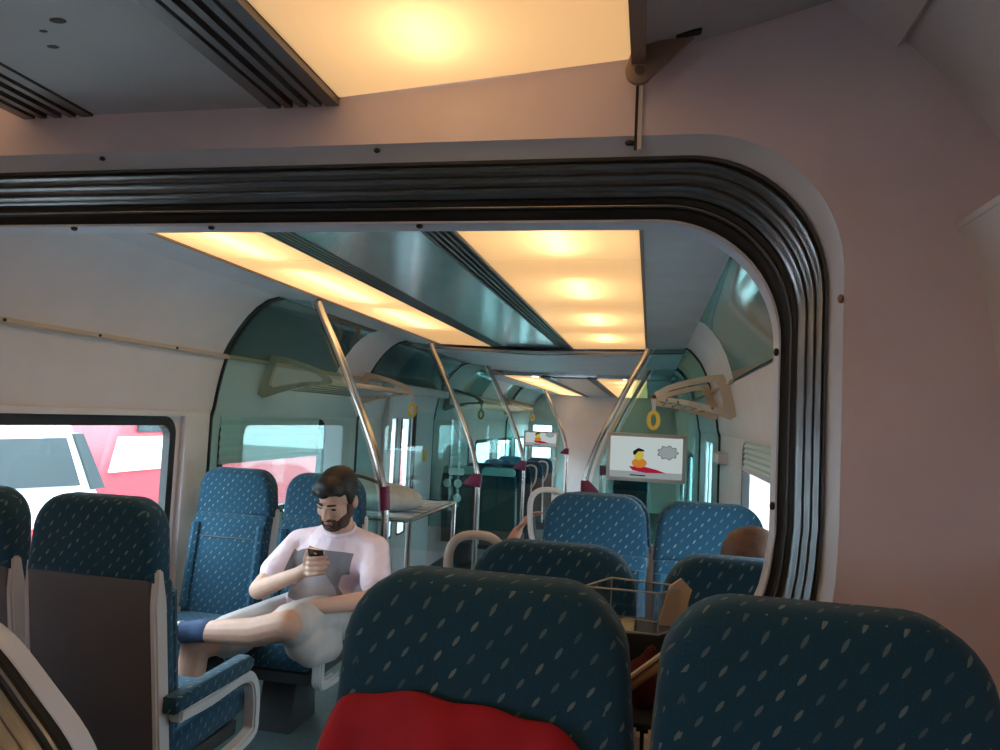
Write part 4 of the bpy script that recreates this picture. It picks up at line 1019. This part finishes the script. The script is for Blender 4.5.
# ------------------------------------------------------------------ outside the windows
tag(box_obj('ground', (-60, 60, -40, 80, -1.35, -1.25), 'gravel'), 'pale gravel ground outside the train', 'ground', kind='structure')
bus = empty('parked_bus', (-6.9, 11.6, -1.25)); tag(bus, 'long red and white bus standing outside the left windows', 'bus')
slab_obj('body_shell', [(-4.6, 0.35), (6.5, 0.35), (6.5, 2.9), (-4.1, 2.9), (-4.45, 1.9)], 'x', -1.25, 0.9, 'ext_red', bus, bevel=0.1)
slab_obj('white_band', [(-4.32, 1.94), (6.4, 1.94), (6.4, 2.34), (-4.2, 2.34)], 'x', 0.89, 0.93, 'ext_white', bus)
for k in range(6): box_obj('window_pane', (0.89, 0.94, -3.9+1.65*k, -2.4+1.65*k, 2.40, 2.82), 'ext_dark', bus, bevel=0.008)
for y in (-3.9, 4.2): tube_obj('wheel', [(0.6, y, 0.5), (0.93, y, 0.5)], 0.5, 'ext_dark', bus, seg=20)
car = empty('parked_van', (-6.4, 5.5, -1.25)); tag(car, 'white van with red lower stripe parked outside the first left window', 'van')
slab_obj('van_body', [(-2.4, 0.4), (1.35, 0.4), (1.5, 1.3), (1.2, 1.75), (0.75, 2.5), (-2.4, 2.55)], 'x', -0.85, 0.85, 'ext_white', car, bevel=0.1)
slab_obj('red_stripe', [(-2.35, 1.25), (0.4, 1.55), (1.35, 1.75), (1.48, 1.45), (1.42, 1.2), (-2.35, 0.95)], 'x', 0.84, 0.875, 'ext_red', car)
slab_obj('side_glass', [(-0.3, 1.95), (0.85, 1.9), (0.62, 2.38), (-0.3, 2.38)], 'x', 0.84, 0.87, 'ext_dark', car)
slab_obj('windscreen', [(1.0, 1.85), (1.18, 1.85), (0.82, 2.42), (0.7, 2.42)], 'x', -0.7, 0.88, 'ext_dark', car)
for y in (-1.7, 0.85): tube_obj('wheel', [(0.65, y, 0.4), (0.88, y, 0.4)], 0.4, 'rubber', car, seg=20)
wb = empty('warehouse', (-16, 12.0, -1.25)); tag(wb, 'long grey building behind the bus', 'building')
box_obj('wall', (-3, 0, -14, 16, 0, 4.2), 'ext_grey', wb); box_obj('roof', (-3.2, 0.2, -14.2, 16.2, 4.2, 4.45), 'ext_dark', wb)
for k in range(9): box_obj('window_pane', (0, 0.03, -13+3.2*k, -11.2+3.2*k, 1.6, 3.2), 'ext_dark', wb)
def tree(x, y, h, label):
    t = empty('tree', (x, y, -1.25)); tag(t, label, 'tree', 'trees along the line')
    tube_obj('trunk', [(0, 0, 0), (0.1, 0, h*0.4), (0.0, 0.1, h*0.7)], [0.2, 0.15, 0.08], 'bark', t)
    rnd = random.Random(int(x*10+y)); bm = bmesh.new()
    for k in range(9):
        a = rnd.uniform(0, 2*PI); r = rnd.uniform(0, h*0.22)
        bmesh.ops.create_icosphere(bm, subdivisions=2, radius=h*rnd.uniform(0.14, 0.22), matrix=Matrix.Translation((r*math.cos(a), r*math.sin(a), h*rnd.uniform(0.5, 0.9))))
    for v in bm.verts: v.co += Vector((rnd.uniform(-1, 1), rnd.uniform(-1, 1), rnd.uniform(-1, 1)))*0.12
    link('crown', bm, 'leaves', t, smooth=False)
tree(9.0, 16.0, 6.5, 'green tree outside the right windows, nearer the far end'); tree(8.0, 9.0, 5.5, 'green tree outside the right windows beside the doors')
fn = empty('slat_fence', (3.4, 6.0, -1.25)); tag(fn, 'pale upright slat fence outside the right window', 'fence')
for k in range(40): box_obj('slat', (-0.02, 0.02, -4+k*0.3, -3.83+k*0.3, 0, 3.2), 'fence', fn)
for z in (0.4, 2.8): box_obj('rail', (0.02, 0.06, -4, 8, z, z+0.1), 'fence', fn)
